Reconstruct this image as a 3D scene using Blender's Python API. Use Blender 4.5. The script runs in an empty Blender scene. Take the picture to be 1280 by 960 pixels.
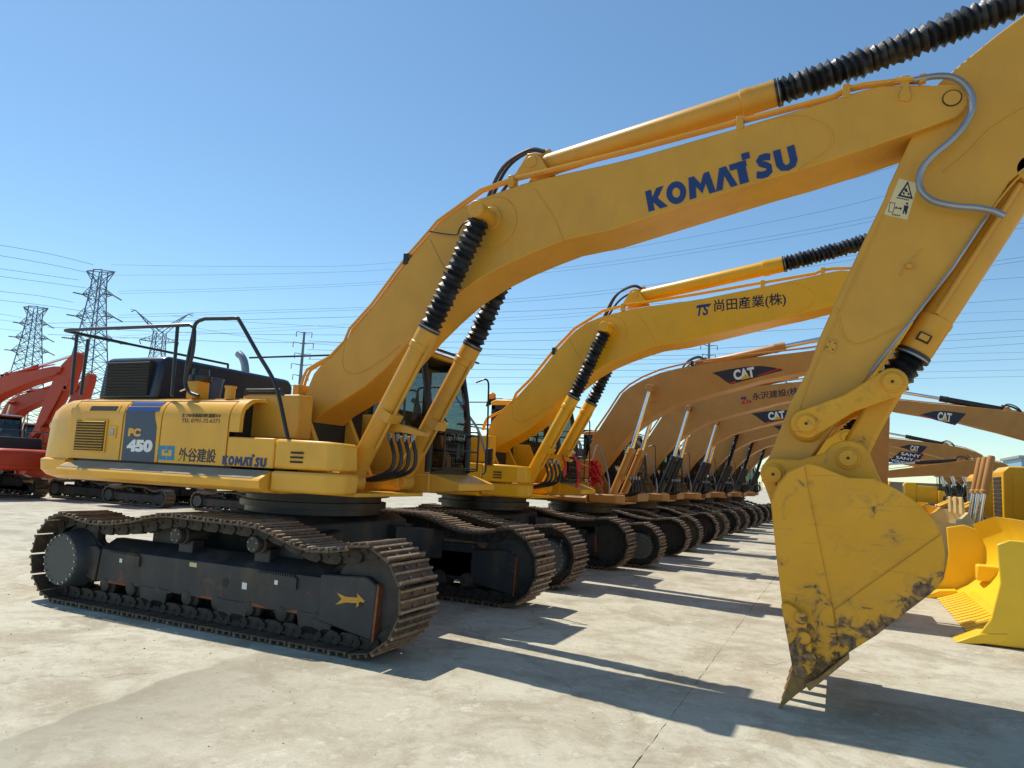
import bpy, bmesh, math, random
from mathutils import Vector, Matrix
random.seed(7)
S = bpy.context.scene
C = S.collection
# ------------------------------------------------------------------ camera
F = 888.0
AX = ((0.9083, -0.0085, -0.4181), (0.4154, 0.1337, 0.8997), (0.0483, -0.9910, 0.1250))
def _orth():
    r = Vector((AX[0][0], AX[1][0], AX[2][0])).normalized()
    d = Vector((AX[0][1], AX[1][1], AX[2][1])); d = (d - r*d.dot(r)).normalized()
    return r, d, r.cross(d)
CR, CD, CF = _orth()          # camera right, down, forward in the world
EYE = Vector((0, 0, 1.65))
cam = bpy.data.cameras.new('camera'); cam.sensor_width = 36; cam.lens = F/1280*36; cam.clip_end = 3000
cam.clip_start = .05
co = bpy.data.objects.new('camera', cam); C.objects.link(co)
co.matrix_world = Matrix(((CR.x, -CD.x, -CF.x, EYE.x), (CR.y, -CD.y, -CF.y, EYE.y), (CR.z, -CD.z, -CF.z, EYE.z), (0, 0, 0, 1)))
S.camera = co
S.render.resolution_x = 1024; S.render.resolution_y = 768
# ------------------------------------------------------------------ light
SUN_DIR = Vector((-.59, .19, 1)).normalized()
W_ = bpy.data.worlds.new('World'); S.world = W_; W_.use_nodes = True
nt = W_.node_tree; bg = nt.nodes['Background']
sky = nt.nodes.new('ShaderNodeTexSky'); sky.sky_type = 'NISHITA'; sky.sun_disc = False
sky.sun_elevation = math.asin(SUN_DIR.z); sky.sun_rotation = math.atan2(SUN_DIR.x, SUN_DIR.y)
sky.air_density = 1.0; sky.dust_density = .15; sky.ozone_density = 1.5; sky.altitude = 0
hs_ = nt.nodes.new('ShaderNodeHueSaturation'); hs_.inputs['Saturation'].default_value = 1.06; tint = nt.nodes.new('ShaderNodeMix'); tint.data_type = 'RGBA'; tint.blend_type = 'MULTIPLY'; tint.inputs[0].default_value = 1; tint.inputs[7].default_value = (.87,1.0,.985,1)
nt.links.new(sky.outputs[0], hs_.inputs['Color']); nt.links.new(hs_.outputs[0], tint.inputs[6]); nt.links.new(tint.outputs[2], bg.inputs[0]); bg.inputs[1].default_value = .15
sl = bpy.data.lights.new('sun', 'SUN'); sl.energy = 4.8; sl.angle = math.radians(.53); sl.color = (1, .95, .87)
so = bpy.data.objects.new('sun', sl); C.objects.link(so); so.rotation_euler = (-SUN_DIR).to_track_quat('-Z', 'Y').to_euler()
so.location = (0, 0, 30)
vs = S.view_settings; vs.view_transform = 'Standard'; vs.look = 'None'; vs.exposure = 0; vs.gamma = 1

# ------------------------------------------------------------------ helpers
def ray(px, py): return CR*((px-640)/F) + CD*((py-480)/F) + CF
def W(px, py, y):                 # the point of the plane at distance y along the row that is seen there
    r = ray(px, py); return EYE + r*(y/r.y)
def XZ(px, py, y): p = W(px, py, y); return (p.x, p.z)
def at(px, py, d): return EYE + ray(px, py)*d
def crom(pts, n=6):               # smooth curve through points
    P = [Vector(p) for p in pts]; P = [P[0]*2-P[1]] + P + [P[-1]*2-P[-2]]; out = []
    for i in range(1, len(P)-2):
        a, b, c, d = P[i-1:i+3]
        for k in range(n):
            t = k/n; out.append(.5*((2*b) + (c-a)*t + (2*a-5*b+4*c-d)*t*t + (3*b-a-3*c+d)*t**3))
    out.append(P[-2]); return out

class MB:
    def __init__(s, off=(0, 0, 0)): s.v = []; s.f = []; s.off = Vector(off)
    def add(s, vs, fs):
        n = len(s.v); s.v += [tuple(Vector(v)-s.off) for v in vs]; s.f += [tuple(i+n for i in f) for f in fs]; return s
    def box(s, x0, x1, y0, y1, z0, z1):
        return s.add([(x0,y0,z0),(x1,y0,z0),(x1,y1,z0),(x0,y1,z0),(x0,y0,z1),(x1,y0,z1),(x1,y1,z1),(x0,y1,z1)],
              [(0,3,2,1),(4,5,6,7),(0,1,5,4),(1,2,6,5),(2,3,7,6),(3,0,4,7)])
    def obox(s, c, ax, ay, az):
        c, ax, ay, az = map(Vector, (c, ax, ay, az))
        return s.add([c+ax*i+ay*j+az*k for k in (-1,1) for i, j in ((-1,-1),(1,-1),(1,1),(-1,1))],
              [(0,3,2,1),(4,5,6,7),(0,1,5,4),(1,2,6,5),(2,3,7,6),(3,0,4,7)])
    def prism(s, pts, y0, y1):        # outline in x,z extruded along y
        n = len(pts)
        return s.add([(x,y0,z) for x,z in pts]+[(x,y1,z) for x,z in pts],
              [tuple(range(n)), tuple(range(2*n-1,n-1,-1))]+[(i,(i+1)%n,(i+1)%n+n,i+n) for i in range(n)])
    def xprism(s, pts, x0, x1):       # outline in y,z extruded along x
        n = len(pts)
        return s.add([(x0,y,z) for y,z in pts]+[(x1,y,z) for y,z in pts],
              [tuple(range(n)), tuple(range(2*n-1,n-1,-1))]+[(i,(i+1)%n,(i+1)%n+n,i+n) for i in range(n)])
    def lathe(s, p, q, prof, n=16, caps=True):
        p = Vector(p); q = Vector(q); a = (q-p); L = a.length; a = a/L
        u = a.orthogonal().normalized(); w = a.cross(u); vs = []; fs = []
        for t, r in prof:
            for k in range(n):
                an = 2*math.pi*k/n; vs.append(p + a*(t*L) + (u*math.cos(an)+w*math.sin(an))*r)
        for j in range(len(prof)-1):
            for k in range(n): fs.append((j*n+k, j*n+(k+1)%n, (j+1)*n+(k+1)%n, (j+1)*n+k))
        if caps: fs += [tuple(range(n-1,-1,-1)), tuple(range((len(prof)-1)*n, len(prof)*n))]
        return s.add(vs, fs)
    def cyl(s, p, q, r, r1=None, n=16): return s.lathe(p, q, [(0, r), (1, r if r1 is None else r1)], n)
    def ycyl(s, x, z, y0, y1, r, n=24): return s.lathe((x,y0,z), (x,y1,z), [(0, r), (1, r)], n)
    def tube(s, pts, r, n=8):
        P = [Vector(p) for p in pts]; vs = []; fs = []; u = None
        for i, p in enumerate(P):
            d = (P[min(i+1, len(P)-1)]-P[max(i-1, 0)]).normalized()
            u = d.orthogonal().normalized() if u is None else (u-d*u.dot(d)).normalized()
            w = d.cross(u)
            for k in range(n):
                an = 2*math.pi*k/n; vs.append(p+(u*math.cos(an)+w*math.sin(an))*r)
        for j in range(len(P)-1):
            for k in range(n): fs.append((j*n+k, j*n+(k+1)%n, (j+1)*n+(k+1)%n, (j+1)*n+k))
        fs += [tuple(range(n-1,-1,-1)), tuple(range((len(P)-1)*n, len(P)*n))]
        return s.add(vs, fs)
    def build(s, name, m, parent=None, bevel=0, label=None, kind=None):
        me = bpy.data.meshes.new(name); me.from_pydata(s.v, [], s.f)
        bm = bmesh.new(); bm.from_mesh(me); bmesh.ops.recalc_face_normals(bm, faces=bm.faces); bm.to_mesh(me); bm.free()
        me.materials.append(m)
        for p in me.polygons: p.use_smooth = True
        me.set_sharp_from_angle(angle=math.radians(32))
        o = bpy.data.objects.new(name, me); C.objects.link(o); o.parent = parent
        if bevel:
            b = o.modifiers.new('bevel', 'BEVEL'); b.width = bevel; b.segments = 2; b.limit_method = 'ANGLE'; b.angle_limit = math.radians(35)
            b.harden_normals = False
        if label: o['label'] = label
        if kind: o['kind'] = kind
        return o
def thing(name, label, cat, loc=(0,0,0), group=None, rz=0, sc=1):
    o = bpy.data.objects.new(name, None); C.objects.link(o); o.location = loc; o.rotation_euler = (0,0,rz); o.scale = (sc,)*3
    o.empty_display_size = .3
    o['label'] = label; o['category'] = cat
    if group: o['group'] = group
    return o
def tag(o, label, cat, group=None):
    o['label'] = label; o['category'] = cat
    if group: o['group'] = group
    return o
def copy_part(o, parent, remap=None):
    c = o.copy(); C.objects.link(c); c.parent = parent
    if remap and o.type == 'MESH':
        for i, sl_ in enumerate(o.material_slots):
            if sl_.material and sl_.material.name in remap:
                c.material_slots[i].link = 'OBJECT'; c.material_slots[i].material = remap[sl_.material.name]
    for ch in list(o.children): copy_part(ch, c, remap)
    return c

# ------------------------------------------------------------------ materials
def mat(name, col, rough=.5, metal=0, var=.12, scale=3, dirt=0, dirtcol=(.16,.12,.08), bump=.0, spec=.5, dscale=1.2, streak=0, wave=0):
    m = bpy.data.materials.new(name); m.use_nodes = True; n = m.node_tree; L = n.links
    b = n.nodes['Principled BSDF']; b.inputs['Roughness'].default_value = rough; b.inputs['Metallic'].default_value = metal
    b.inputs['Specular IOR Level'].default_value = spec
    tc = n.nodes.new('ShaderNodeTexCoord'); N = lambda t: n.nodes.new(t)
    no = N('ShaderNodeTexNoise'); no.inputs['Scale'].default_value = scale; no.inputs['Detail'].default_value = 6
    L.new(tc.outputs['Object'], no.inputs['Vector'])
    mx = N('ShaderNodeMix'); mx.data_type = 'RGBA'; mx.inputs[6].default_value = (*[c*(1-var) for c in col], 1)
    mx.inputs[7].default_value = (*[min(1, c*(1+var)) for c in col], 1)
    mr = N('ShaderNodeMapRange'); mr.inputs[1].default_value = .3; mr.inputs[2].default_value = .7
    L.new(no.outputs[0], mr.inputs[0]); L.new(mr.outputs[0], mx.inputs[0]); out = mx.outputs[2]
    if dirt:
        mp = N('ShaderNodeMapping'); mp.inputs['Scale'].default_value = (1, 1, .35 if streak else 1)
        L.new(tc.outputs['Object'], mp.inputs[0])
        n2 = N('ShaderNodeTexNoise'); n2.inputs['Scale'].default_value = dscale*4; n2.inputs['Detail'].default_value = 10
        n2.inputs['Roughness'].default_value = .65; L.new(mp.outputs[0], n2.inputs['Vector'])
        r2 = N('ShaderNodeMapRange'); r2.inputs[1].default_value = .5; r2.inputs[2].default_value = .78; r2.inputs[4].default_value = dirt
        L.new(n2.outputs[0], r2.inputs[0])
        m2 = N('ShaderNodeMix'); m2.data_type = 'RGBA'; m2.inputs[7].default_value = (*dirtcol, 1)
        L.new(out, m2.inputs[6]); L.new(r2.outputs[0], m2.inputs[0]); out = m2.outputs[2]
        ra = N('ShaderNodeMapRange'); ra.inputs[3].default_value = rough; ra.inputs[4].default_value = min(1, rough+.3)
        L.new(r2.outputs[0], ra.inputs[0]); L.new(ra.outputs[0], b.inputs['Roughness'])
    L.new(out, b.inputs['Base Color'])
    if bump:
        bu = N('ShaderNodeBump'); bu.inputs['Strength'].default_value = bump; bu.inputs['Distance'].default_value = .01
        n3 = N('ShaderNodeTexNoise'); n3.inputs['Scale'].default_value = 30; n3.inputs['Detail'].default_value = 6
        L.new(tc.outputs['Object'], n3.inputs['Vector']); L.new(n3.outputs[0], bu.inputs['Height']); L.new(bu.outputs[0], b.inputs['Normal'])
    if wave:
        bu = N('ShaderNodeBump'); bu.inputs['Strength'].default_value = wave; bu.inputs['Distance'].default_value = .012
        n3 = N('ShaderNodeTexNoise'); n3.inputs['Scale'].default_value = 3.2; n3.inputs['Detail'].default_value = 4
        L.new(tc.outputs['Object'], n3.inputs['Vector']); L.new(n3.outputs[0], bu.inputs['Height']); L.new(bu.outputs[0], b.inputs['Normal'])
    return m
Y1 = mat('faded_yellow', (.63,.312,.036), .36, var=.06, dirt=.3, dirtcol=(.38,.19,.05), streak=1, spec=.38, wave=.12)
Y1b = mat('faded_yellow_body', (.80,.41,.045), .34, var=.07, dirt=.4, dirtcol=(.50,.29,.09), streak=1, spec=.38, wave=.2)
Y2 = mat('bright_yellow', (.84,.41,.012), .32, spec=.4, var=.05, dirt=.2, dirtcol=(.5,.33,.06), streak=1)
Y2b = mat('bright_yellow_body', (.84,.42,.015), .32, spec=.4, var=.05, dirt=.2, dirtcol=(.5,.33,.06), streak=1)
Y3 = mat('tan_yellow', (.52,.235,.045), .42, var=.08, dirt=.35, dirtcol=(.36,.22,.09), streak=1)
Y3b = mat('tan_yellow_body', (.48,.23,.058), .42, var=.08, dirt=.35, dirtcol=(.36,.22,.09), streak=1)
Y4 = mat('sun_yellow', (.88,.555,.024), .32, var=.04, dirt=.15, dirtcol=(.7,.5,.08))
YP = mat('pale_yellow', (.72,.52,.22), .45, var=.1, dirt=.3, dirtcol=(.5,.38,.22))  # blade colour, set much paler than the tan body colour
OR = mat('orange_red', (.46,.042,.010), .45, spec=.3, var=.08, dirt=.3, dirtcol=(.35,.1,.05))
NAVY = mat('navy_paint', (.012,.020,.040), .3, var=.15, dirt=.25, dirtcol=(.06,.06,.06))
NAVYD = mat('navy_decal', (.035,.055,.10), .4, var=.06)
BLUE = mat('blue_lettering', (.012,.038,.15), .4, var=.05)
BLUE2 = mat('blue_stripe', (.02,.07,.30), .35, var=.05)
CYAN = mat('cyan_lettering', (.01,.22,.40), .4, var=.05)
INK = mat('black_lettering', (.012,.015,.03), .4, var=.05)
WHITE = mat('white_lettering', (.78,.78,.76), .4, var=.04)
DULLW = mat('cream_decal', (.68,.55,.30), .5, var=.06)
RED = mat('red_lettering', (.55,.01,.02), .4, var=.05)
REDC = mat('red_cloth', (.62,.02,.02), .8, var=.2, scale=20, bump=.5)
BLACK = mat('black_steel', (.014,.015,.018), .38, var=.2, dirt=.3, dirtcol=(.07,.06,.05))
RUB = mat('black_rubber', (.010,.011,.014), .42, var=.25, scale=14, bump=.4, dirt=.2, dirtcol=(.05,.045,.04))
HOSE = mat('hose_rubber', (.02,.021,.025), .4, var=.2)
CHROME = mat('chrome_rod', (.75,.76,.78), .12, 1, var=.03)
GALV = mat('galvanised_steel', (.32,.33,.35), .4, .7, var=.2)
FRAME = mat('track_frame_paint', (.030,.032,.036), .55, var=.35, dirt=.9, dirtcol=(.15,.105,.065), bump=.3, dscale=.8, streak=1)
def add_rust(m, lo=.60, hi=.68, col=(.15,.062,.028), sc=1.9):
    n = m.node_tree; L = n.links; b = n.nodes['Principled BSDF']; src = b.inputs['Base Color'].links[0].from_socket
    tc = n.nodes.new('ShaderNodeTexCoord'); no = n.nodes.new('ShaderNodeTexNoise'); no.inputs['Scale'].default_value = sc; no.inputs['Detail'].default_value = 10; no.inputs['Roughness'].default_value = .68
    L.new(tc.outputs['Object'], no.inputs['Vector']); r = n.nodes.new('ShaderNodeMapRange'); r.inputs[1].default_value = lo; r.inputs[2].default_value = hi; L.new(no.outputs[0], r.inputs[0])
    mx = n.nodes.new('ShaderNodeMix'); mx.data_type = 'RGBA'; mx.inputs[7].default_value = (*col, 1); L.new(src, mx.inputs[6]); L.new(r.outputs[0], mx.inputs[0]); L.new(mx.outputs[2], b.inputs['Base Color'])
add_rust(FRAME)
RUST = mat('rust_edge', (.26,.09,.035), .8, var=.3, scale=12, dirt=.5, dirtcol=(.08,.05,.03))
SHOE = mat('worn_track_steel', (.115,.085,.060), .55, .35, var=.35, scale=9, dirt=.6, dirtcol=(.24,.165,.11), bump=.6)
SHOEF = mat('far_track_steel', (.13,.10,.07), .55, .3, var=.4, scale=9, dirt=.6, dirtcol=(.26,.19,.12), bump=.6)
def polish(m):
    n = m.node_tree; L = n.links; b = n.nodes['Principled BSDF']; src = b.inputs['Base Color'].links[0].from_socket
    tc = n.nodes.new('ShaderNodeTexCoord'); sp = n.nodes.new('ShaderNodeSeparateXYZ'); L.new(tc.outputs['Object'], sp.inputs[0])
    no = n.nodes.new('ShaderNodeTexNoise'); no.inputs['Scale'].default_value = 18; no.inputs['Detail'].default_value = 6
    ge = n.nodes.new('ShaderNodeNewGeometry'); L.new(ge.outputs['Position'], no.inputs['Vector'])
    ma = n.nodes.new('ShaderNodeMath'); ma.operation = 'MULTIPLY_ADD'; ma.inputs[1].default_value = .03; L.new(no.outputs[0], ma.inputs[0]); L.new(sp.outputs[2], ma.inputs[2])
    r = n.nodes.new('ShaderNodeMapRange'); r.inputs[1].default_value = .040; r.inputs[2].default_value = .056; L.new(ma.outputs[0], r.inputs[0])
    mx = n.nodes.new('ShaderNodeMix'); mx.data_type = 'RGBA'; mx.inputs[7].default_value = (.36,.27,.18,1); L.new(src, mx.inputs[6]); L.new(r.outputs[0], mx.inputs[0]); L.new(mx.outputs[2], b.inputs['Base Color'])
    # rusty patches differ from shoe to shoe
    s2 = b.inputs['Base Color'].links[0].from_socket; n4 = n.nodes.new('ShaderNodeTexNoise'); n4.inputs['Scale'].default_value = 5; n4.inputs['Detail'].default_value = 8; L.new(ge.outputs['Position'], n4.inputs['Vector'])
    r4 = n.nodes.new('ShaderNodeMapRange'); r4.inputs[1].default_value = .5; r4.inputs[2].default_value = .66; r4.inputs[4].default_value = .7; L.new(n4.outputs[0], r4.inputs[0])
    m4 = n.nodes.new('ShaderNodeMix'); m4.data_type = 'RGBA'; m4.inputs[7].default_value = (.20,.11,.06,1); L.new(s2, m4.inputs[6]); L.new(r4.outputs[0], m4.inputs[0]); L.new(m4.outputs[2], b.inputs['Base Color'])
polish(SHOE)
LINK = mat('greasy_track_link', (.040,.034,.030), .6, .3, var=.4, scale=9, dirt=.6, dirtcol=(.12,.085,.06), bump=.5)
ROLL = mat('roller_steel', (.055,.050,.046), .6, .3, var=.35, scale=7, dirt=.6, dirtcol=(.11,.08,.06), bump=.4)
DISC = mat('final_drive_paint', (.050,.056,.062), .5, var=.2, dirt=.45, dirtcol=(.10,.085,.07))
STEP = mat('dusty_step', (.30,.245,.17), .8, var=.12, dirt=.4, dirtcol=(.22,.17,.11))
AMBER = mat('amber_lens', (.75,.25,.02), .25, var=.05)
BLUEP = mat('blue_plastic', (.015,.05,.16), .45, var=.1)
DARKIN = mat('dark_grille', (.03,.022,.014), .7, var=.2)
BOLT = mat('bright_bolt', (.42,.40,.36), .35, .8, var=.1)
GREYP = mat('grey_seat', (.05,.05,.055), .8, var=.2)
LATT = mat('tower_steel', (.13,.17,.21), .5, .2, var=.3, scale=.6)
WIRE = mat('power_wire', (.10,.16,.24), .5, var=.05)
INSU = mat('insulator_glaze', (.03,.035,.05), .3, var=.1)
def worn_bucket():
    m = mat('bucket_worn_yellow', (.73,.345,.014), .4, spec=.4, var=.06, dirt=.35, dirtcol=(.42,.27,.07), dscale=.8)
    n = m.node_tree; L = n.links; N = lambda t: n.nodes.new(t); b = n.nodes['Principled BSDF']
    src = b.inputs['Base Color'].links[0].from_socket
    tc = N('ShaderNodeTexCoord'); sp = N('ShaderNodeSeparateXYZ'); L.new(tc.outputs['Object'], sp.inputs[0])
    # mud and bare steel towards the cutting edge: height measured off the slanting lip
    ma = N('ShaderNodeMath'); ma.operation = 'MULTIPLY_ADD'; ma.inputs[1].default_value = -.95; L.new(sp.outputs[0], ma.inputs[0]); L.new(sp.outputs[2], ma.inputs[2])
    mr = N('ShaderNodeMapRange'); mr.inputs[1].default_value = -4.82; mr.inputs[2].default_value = -5.14; mr.inputs[3].default_value = 0; mr.inputs[4].default_value = 1
    L.new(ma.outputs[0], mr.inputs[0])
    mz = N('ShaderNodeMapRange'); mz.inputs[1].default_value = 1.0; mz.inputs[2].default_value = .35; L.new(sp.outputs[2], mz.inputs[0])
    mm = N('ShaderNodeMath'); mm.operation = 'MAXIMUM'; L.new(mr.outputs[0], mm.inputs[0]); L.new(mz.outputs[0], mm.inputs[1])
    no = N('ShaderNodeTexNoise'); no.inputs['Scale'].default_value = 7; no.inputs['Detail'].default_value = 9; no.inputs['Roughness'].default_value = .62; no.inputs['Distortion'].default_value = .6
    L.new(tc.outputs['Object'], no.inputs['Vector'])
    th = N('ShaderNodeMath'); th.operation = 'MULTIPLY_ADD'; th.inputs[1].default_value = .22; L.new(mm.outputs[0], th.inputs[0]); L.new(no.outputs[0], th.inputs[2])
    ms = N('ShaderNodeMapRange'); ms.inputs[1].default_value = .655; ms.inputs[2].default_value = .70; L.new(th.outputs[0], ms.inputs[0])
    # thin brown soil film and long scratches first
    f1 = N('ShaderNodeMapRange'); f1.inputs[1].default_value = .56; f1.inputs[2].default_value = .68; f1.inputs[4].default_value = .55; L.new(th.outputs[0], f1.inputs[0])
    fm = N('ShaderNodeMix'); fm.data_type = 'RGBA'; fm.inputs[7].default_value = (.36,.20,.05,1); L.new(src, fm.inputs[6]); L.new(f1.outputs[0], fm.inputs[0])
    mp = N('ShaderNodeMapping'); mp.inputs['Rotation'].default_value = (0,.75,0); mp.inputs['Scale'].default_value = (1.2,1,22); L.new(tc.outputs['Object'], mp.inputs[0])
    sn = N('ShaderNodeTexNoise'); sn.inputs['Scale'].default_value = 2.4; sn.inputs['Detail'].default_value = 5; sn.inputs['Distortion'].default_value = .4; L.new(mp.outputs[0], sn.inputs['Vector'])
    sr = N('ShaderNodeMapRange'); sr.inputs[1].default_value = .655; sr.inputs[2].default_value = .70; sr.inputs[4].default_value = .45; L.new(sn.outputs[0], sr.inputs[0])
    sm = N('ShaderNodeMix'); sm.data_type = 'RGBA'; sm.inputs[7].default_value = (.30,.17,.05,1); L.new(fm.outputs[2], sm.inputs[6]); L.new(sr.outputs[0], sm.inputs[0]); src = sm.outputs[2]
    mx = N('ShaderNodeMix'); mx.data_type = 'RGBA'; L.new(src, mx.inputs[6]); L.new(ms.outputs[0], mx.inputs[0])
    c2 = N('ShaderNodeTexNoise'); c2.inputs['Scale'].default_value = 25; c2.inputs['Detail'].default_value = 8; L.new(tc.outputs['Object'], c2.inputs['Vector'])
    cr = N('ShaderNodeValToRGB'); cr.color_ramp.elements[0].color = (.08,.05,.028,1); cr.color_ramp.elements[1].color = (.34,.21,.10,1)
    cr.color_ramp.elements[0].position = .35; cr.color_ramp.elements[1].position = .7
    L.new(c2.outputs[0], cr.inputs[0]); L.new(cr.outputs[0], mx.inputs[7]); L.new(mx.outputs[2], b.inputs['Base Color'])
    ro = N('ShaderNodeMapRange'); ro.inputs[3].default_value = .42; ro.inputs[4].default_value = .85; L.new(ms.outputs[0], ro.inputs[0]); L.new(ro.outputs[0], b.inputs['Roughness'])
    bu = N('ShaderNodeBump'); bu.inputs['Strength'].default_value = .5; bu.inputs['Distance'].default_value = .012
    mu = N('ShaderNodeMath'); mu.operation = 'MULTIPLY'; L.new(ms.outputs[0], mu.inputs[0]); L.new(c2.outputs[0], mu.inputs[1])
    L.new(mu.outputs[0], bu.inputs['Height']); L.new(bu.outputs[0], b.inputs['Normal'])
    return m
BK1 = worn_bucket()
TOOTH = mat('worn_tooth', (.34,.20,.07), .6, .2, var=.3, scale=14, dirt=.7, dirtcol=(.12,.07,.04), bump=.5)
def glass():
    m = bpy.data.materials.new('cab_glass'); m.use_nodes = True; n = m.node_tree; L = n.links
    o = n.nodes['Material Output']; n.nodes.remove(n.nodes['Principled BSDF'])
    t = n.nodes.new('ShaderNodeBsdfTransparent'); t.inputs[0].default_value = (.55,.62,.63,1)
    g = n.nodes.new('ShaderNodeBsdfGlossy'); g.inputs['Roughness'].default_value = .03; g.inputs[0].default_value = (.9,.9,.9,1)
    fr = n.nodes.new('ShaderNodeFresnel'); fr.inputs[0].default_value = 1.5
    mx = n.nodes.new('ShaderNodeMixShader'); L.new(fr.outputs[0], mx.inputs[0]); L.new(t.outputs[0], mx.inputs[1]); L.new(g.outputs[0], mx.inputs[2]); L.new(mx.outputs[0], o.inputs[0])
    return m
GLASS = glass()

# ------------------------------------------------------------------ lettering
def text_mesh(s, bold=0, shear=0):
    cu = bpy.data.curves.new('t', 'FONT'); cu.body = s; cu.offset = bold; cu.shear = shear; cu.resolution_u = 3
    cu.extrude = .004
    o = bpy.data.objects.new('t', cu); C.objects.link(o); bpy.context.view_layer.update()
    dg = bpy.context.evaluated_depsgraph_get(); me = bpy.data.meshes.new_from_object(o.evaluated_get(dg))
    C.objects.unlink(o); bpy.data.objects.remove(o); bpy.data.curves.remove(cu); return me
def letters(name, s, p0, p1, h, m, parent, off, nrm=(0,-1,0), bold=0, shear=0, extra=None, depth=.004, label=None):
    """lettering fitted between two points of a surface, h high"""
    me = text_mesh(s, bold, shear); me.name = name
    xs = [v.co.x for v in me.vertices]; ys = [v.co.y for v in me.vertices]
    x0, x1, y0, y1 = min(xs), max(xs), min(ys), max(ys)
    p0 = Vector(p0); p1 = Vector(p1); nrm = Vector(nrm); d = p1-p0; up = nrm.cross(d).normalized(); off = Vector(off)
    for v in me.vertices:
        u = (v.co.x-x0)/(x1-x0); w = (v.co.y-y0)/(y1-y0); z = 1 if v.co.z > 0 else 0
        v.co = p0 + d*u + up*(h*w) + nrm*(depth*z-.001) - off
    me.materials.clear(); me.materials.append(m)
    o = bpy.data.objects.new(name, me); C.objects.link(o); o.parent = parent
    if label: o['label'] = label
    return o
def flat(name, pts, nrm, th, m, parent, off, label=None):
    """thin raised decal from world points"""
    nrm = Vector(nrm); P = [Vector(p) for p in pts]; n = len(P); b = MB(off)
    b.add([p-nrm*.001 for p in P]+[p+nrm*th for p in P], [tuple(range(n)), tuple(range(2*n-1,n-1,-1))]+[(i,(i+1)%n,(i+1)%n+n,i+n) for i in range(n)])
    return b.build(name, m, parent, label=label)

def komatsu(name, p0, p1, h, m, parent, off, nrm=(0,-1,0)):
    """heavy block lettering drawn letter by letter; p0-p1 = foot of the word"""
    def ell(cx, cy, rx, ry, a0, a1, n=14): return [(cx+rx*math.cos(a0+(a1-a0)*i/n), cy+ry*math.sin(a0+(a1-a0)*i/n)) for i in range(n+1)]
    pi = math.pi
    polys = [[(0,0),(0,1),(33,1),(33,.62),(62,1),(102,1),(60,.52),(105,0),(62,0),(33,.38),(33,0)],
      ell(160,.5,52,.53,-pi/2,pi/2)+ell(160,.5,21,.24,pi/2,-pi/2), ell(160,.5,52,.53,pi/2,3*pi/2)+ell(160,.5,21,.24,3*pi/2,pi/2),
      [(221,0),(235,1),(264,1),(290,.56),(316,1),(343,1),(357,0),(324,0),(316,.52),(290,.10),(264,.52),(256,0)],
      [(358,0),(396,1),(430,1),(468,0),(434,0),(413,.60),(391,0)],
      [(446,1),(446,.73),(480,.73),(480,0),(524,0),(524,.73),(530,.73),(530,1)], [(514,1.03),(514,1.32),(553,1.32),(553,1.03)],
      [(664,1),(699,1),(699,.36),(706,.25),(717,.22),(728,.28),(731,.38),(731,1),(766,1),(766,.32),(750,.06),(716,-.03),(680,.06),(664,.32)]]
    cl = [(661,.80),(634,.875),(604,.865),(584,.76),(592,.62),(624,.52),(644,.38),(642,.22),(620,.12),(592,.115),(560,.20)]
    L_ = []; R_2 = []
    for i, (x, v) in enumerate(cl):
        a = cl[max(i-1,0)]; c = cl[min(i+1,len(cl)-1)]; dx, dy = (c[0]-a[0]), (c[1]-a[1])*108; l = math.hypot(dx, dy); nx, ny = -dy/l, dx/l; w = 17 if i not in (3, 4) else 12.5
        L_.append((x+nx*w, v+ny*w/108)); R_2.append((x-nx*w, v-ny*w/108))
    p0 = Vector(p0); p1 = Vector(p1); nrm = Vector(nrm); d = p1-p0; up = nrm.cross(d).normalized(); b = MB(off)
    for i_, P_ in enumerate(polys):
        Q = [p0+d*(u/766)+up*(h*v)+nrm*(.0006*min(i_, 8)) for u, v in P_]; n = len(Q)
        b.add([q-nrm*.001 for q in Q]+[q+nrm*.003 for q in Q], [tuple(range(n)), tuple(range(2*n-1,n-1,-1))]+[(i,(i+1)%n,(i+1)%n+n,i+n) for i in range(n)])
    q_ = [p0+d*((566+(u-560)*.80)/766)+up*(h*v)+nrm*.0035 for u, v in L_+R_2]; k_ = len(L_)
    b.add(q_, [(i, i+1, k_+i+1, k_+i) for i in range(k_-1)])
    return b.build(name, m, parent)
OFF = Vector((-5.83, 7.0, 0))       # centre of the first excavator on the ground
NY = (0, -1, 0)

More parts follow.
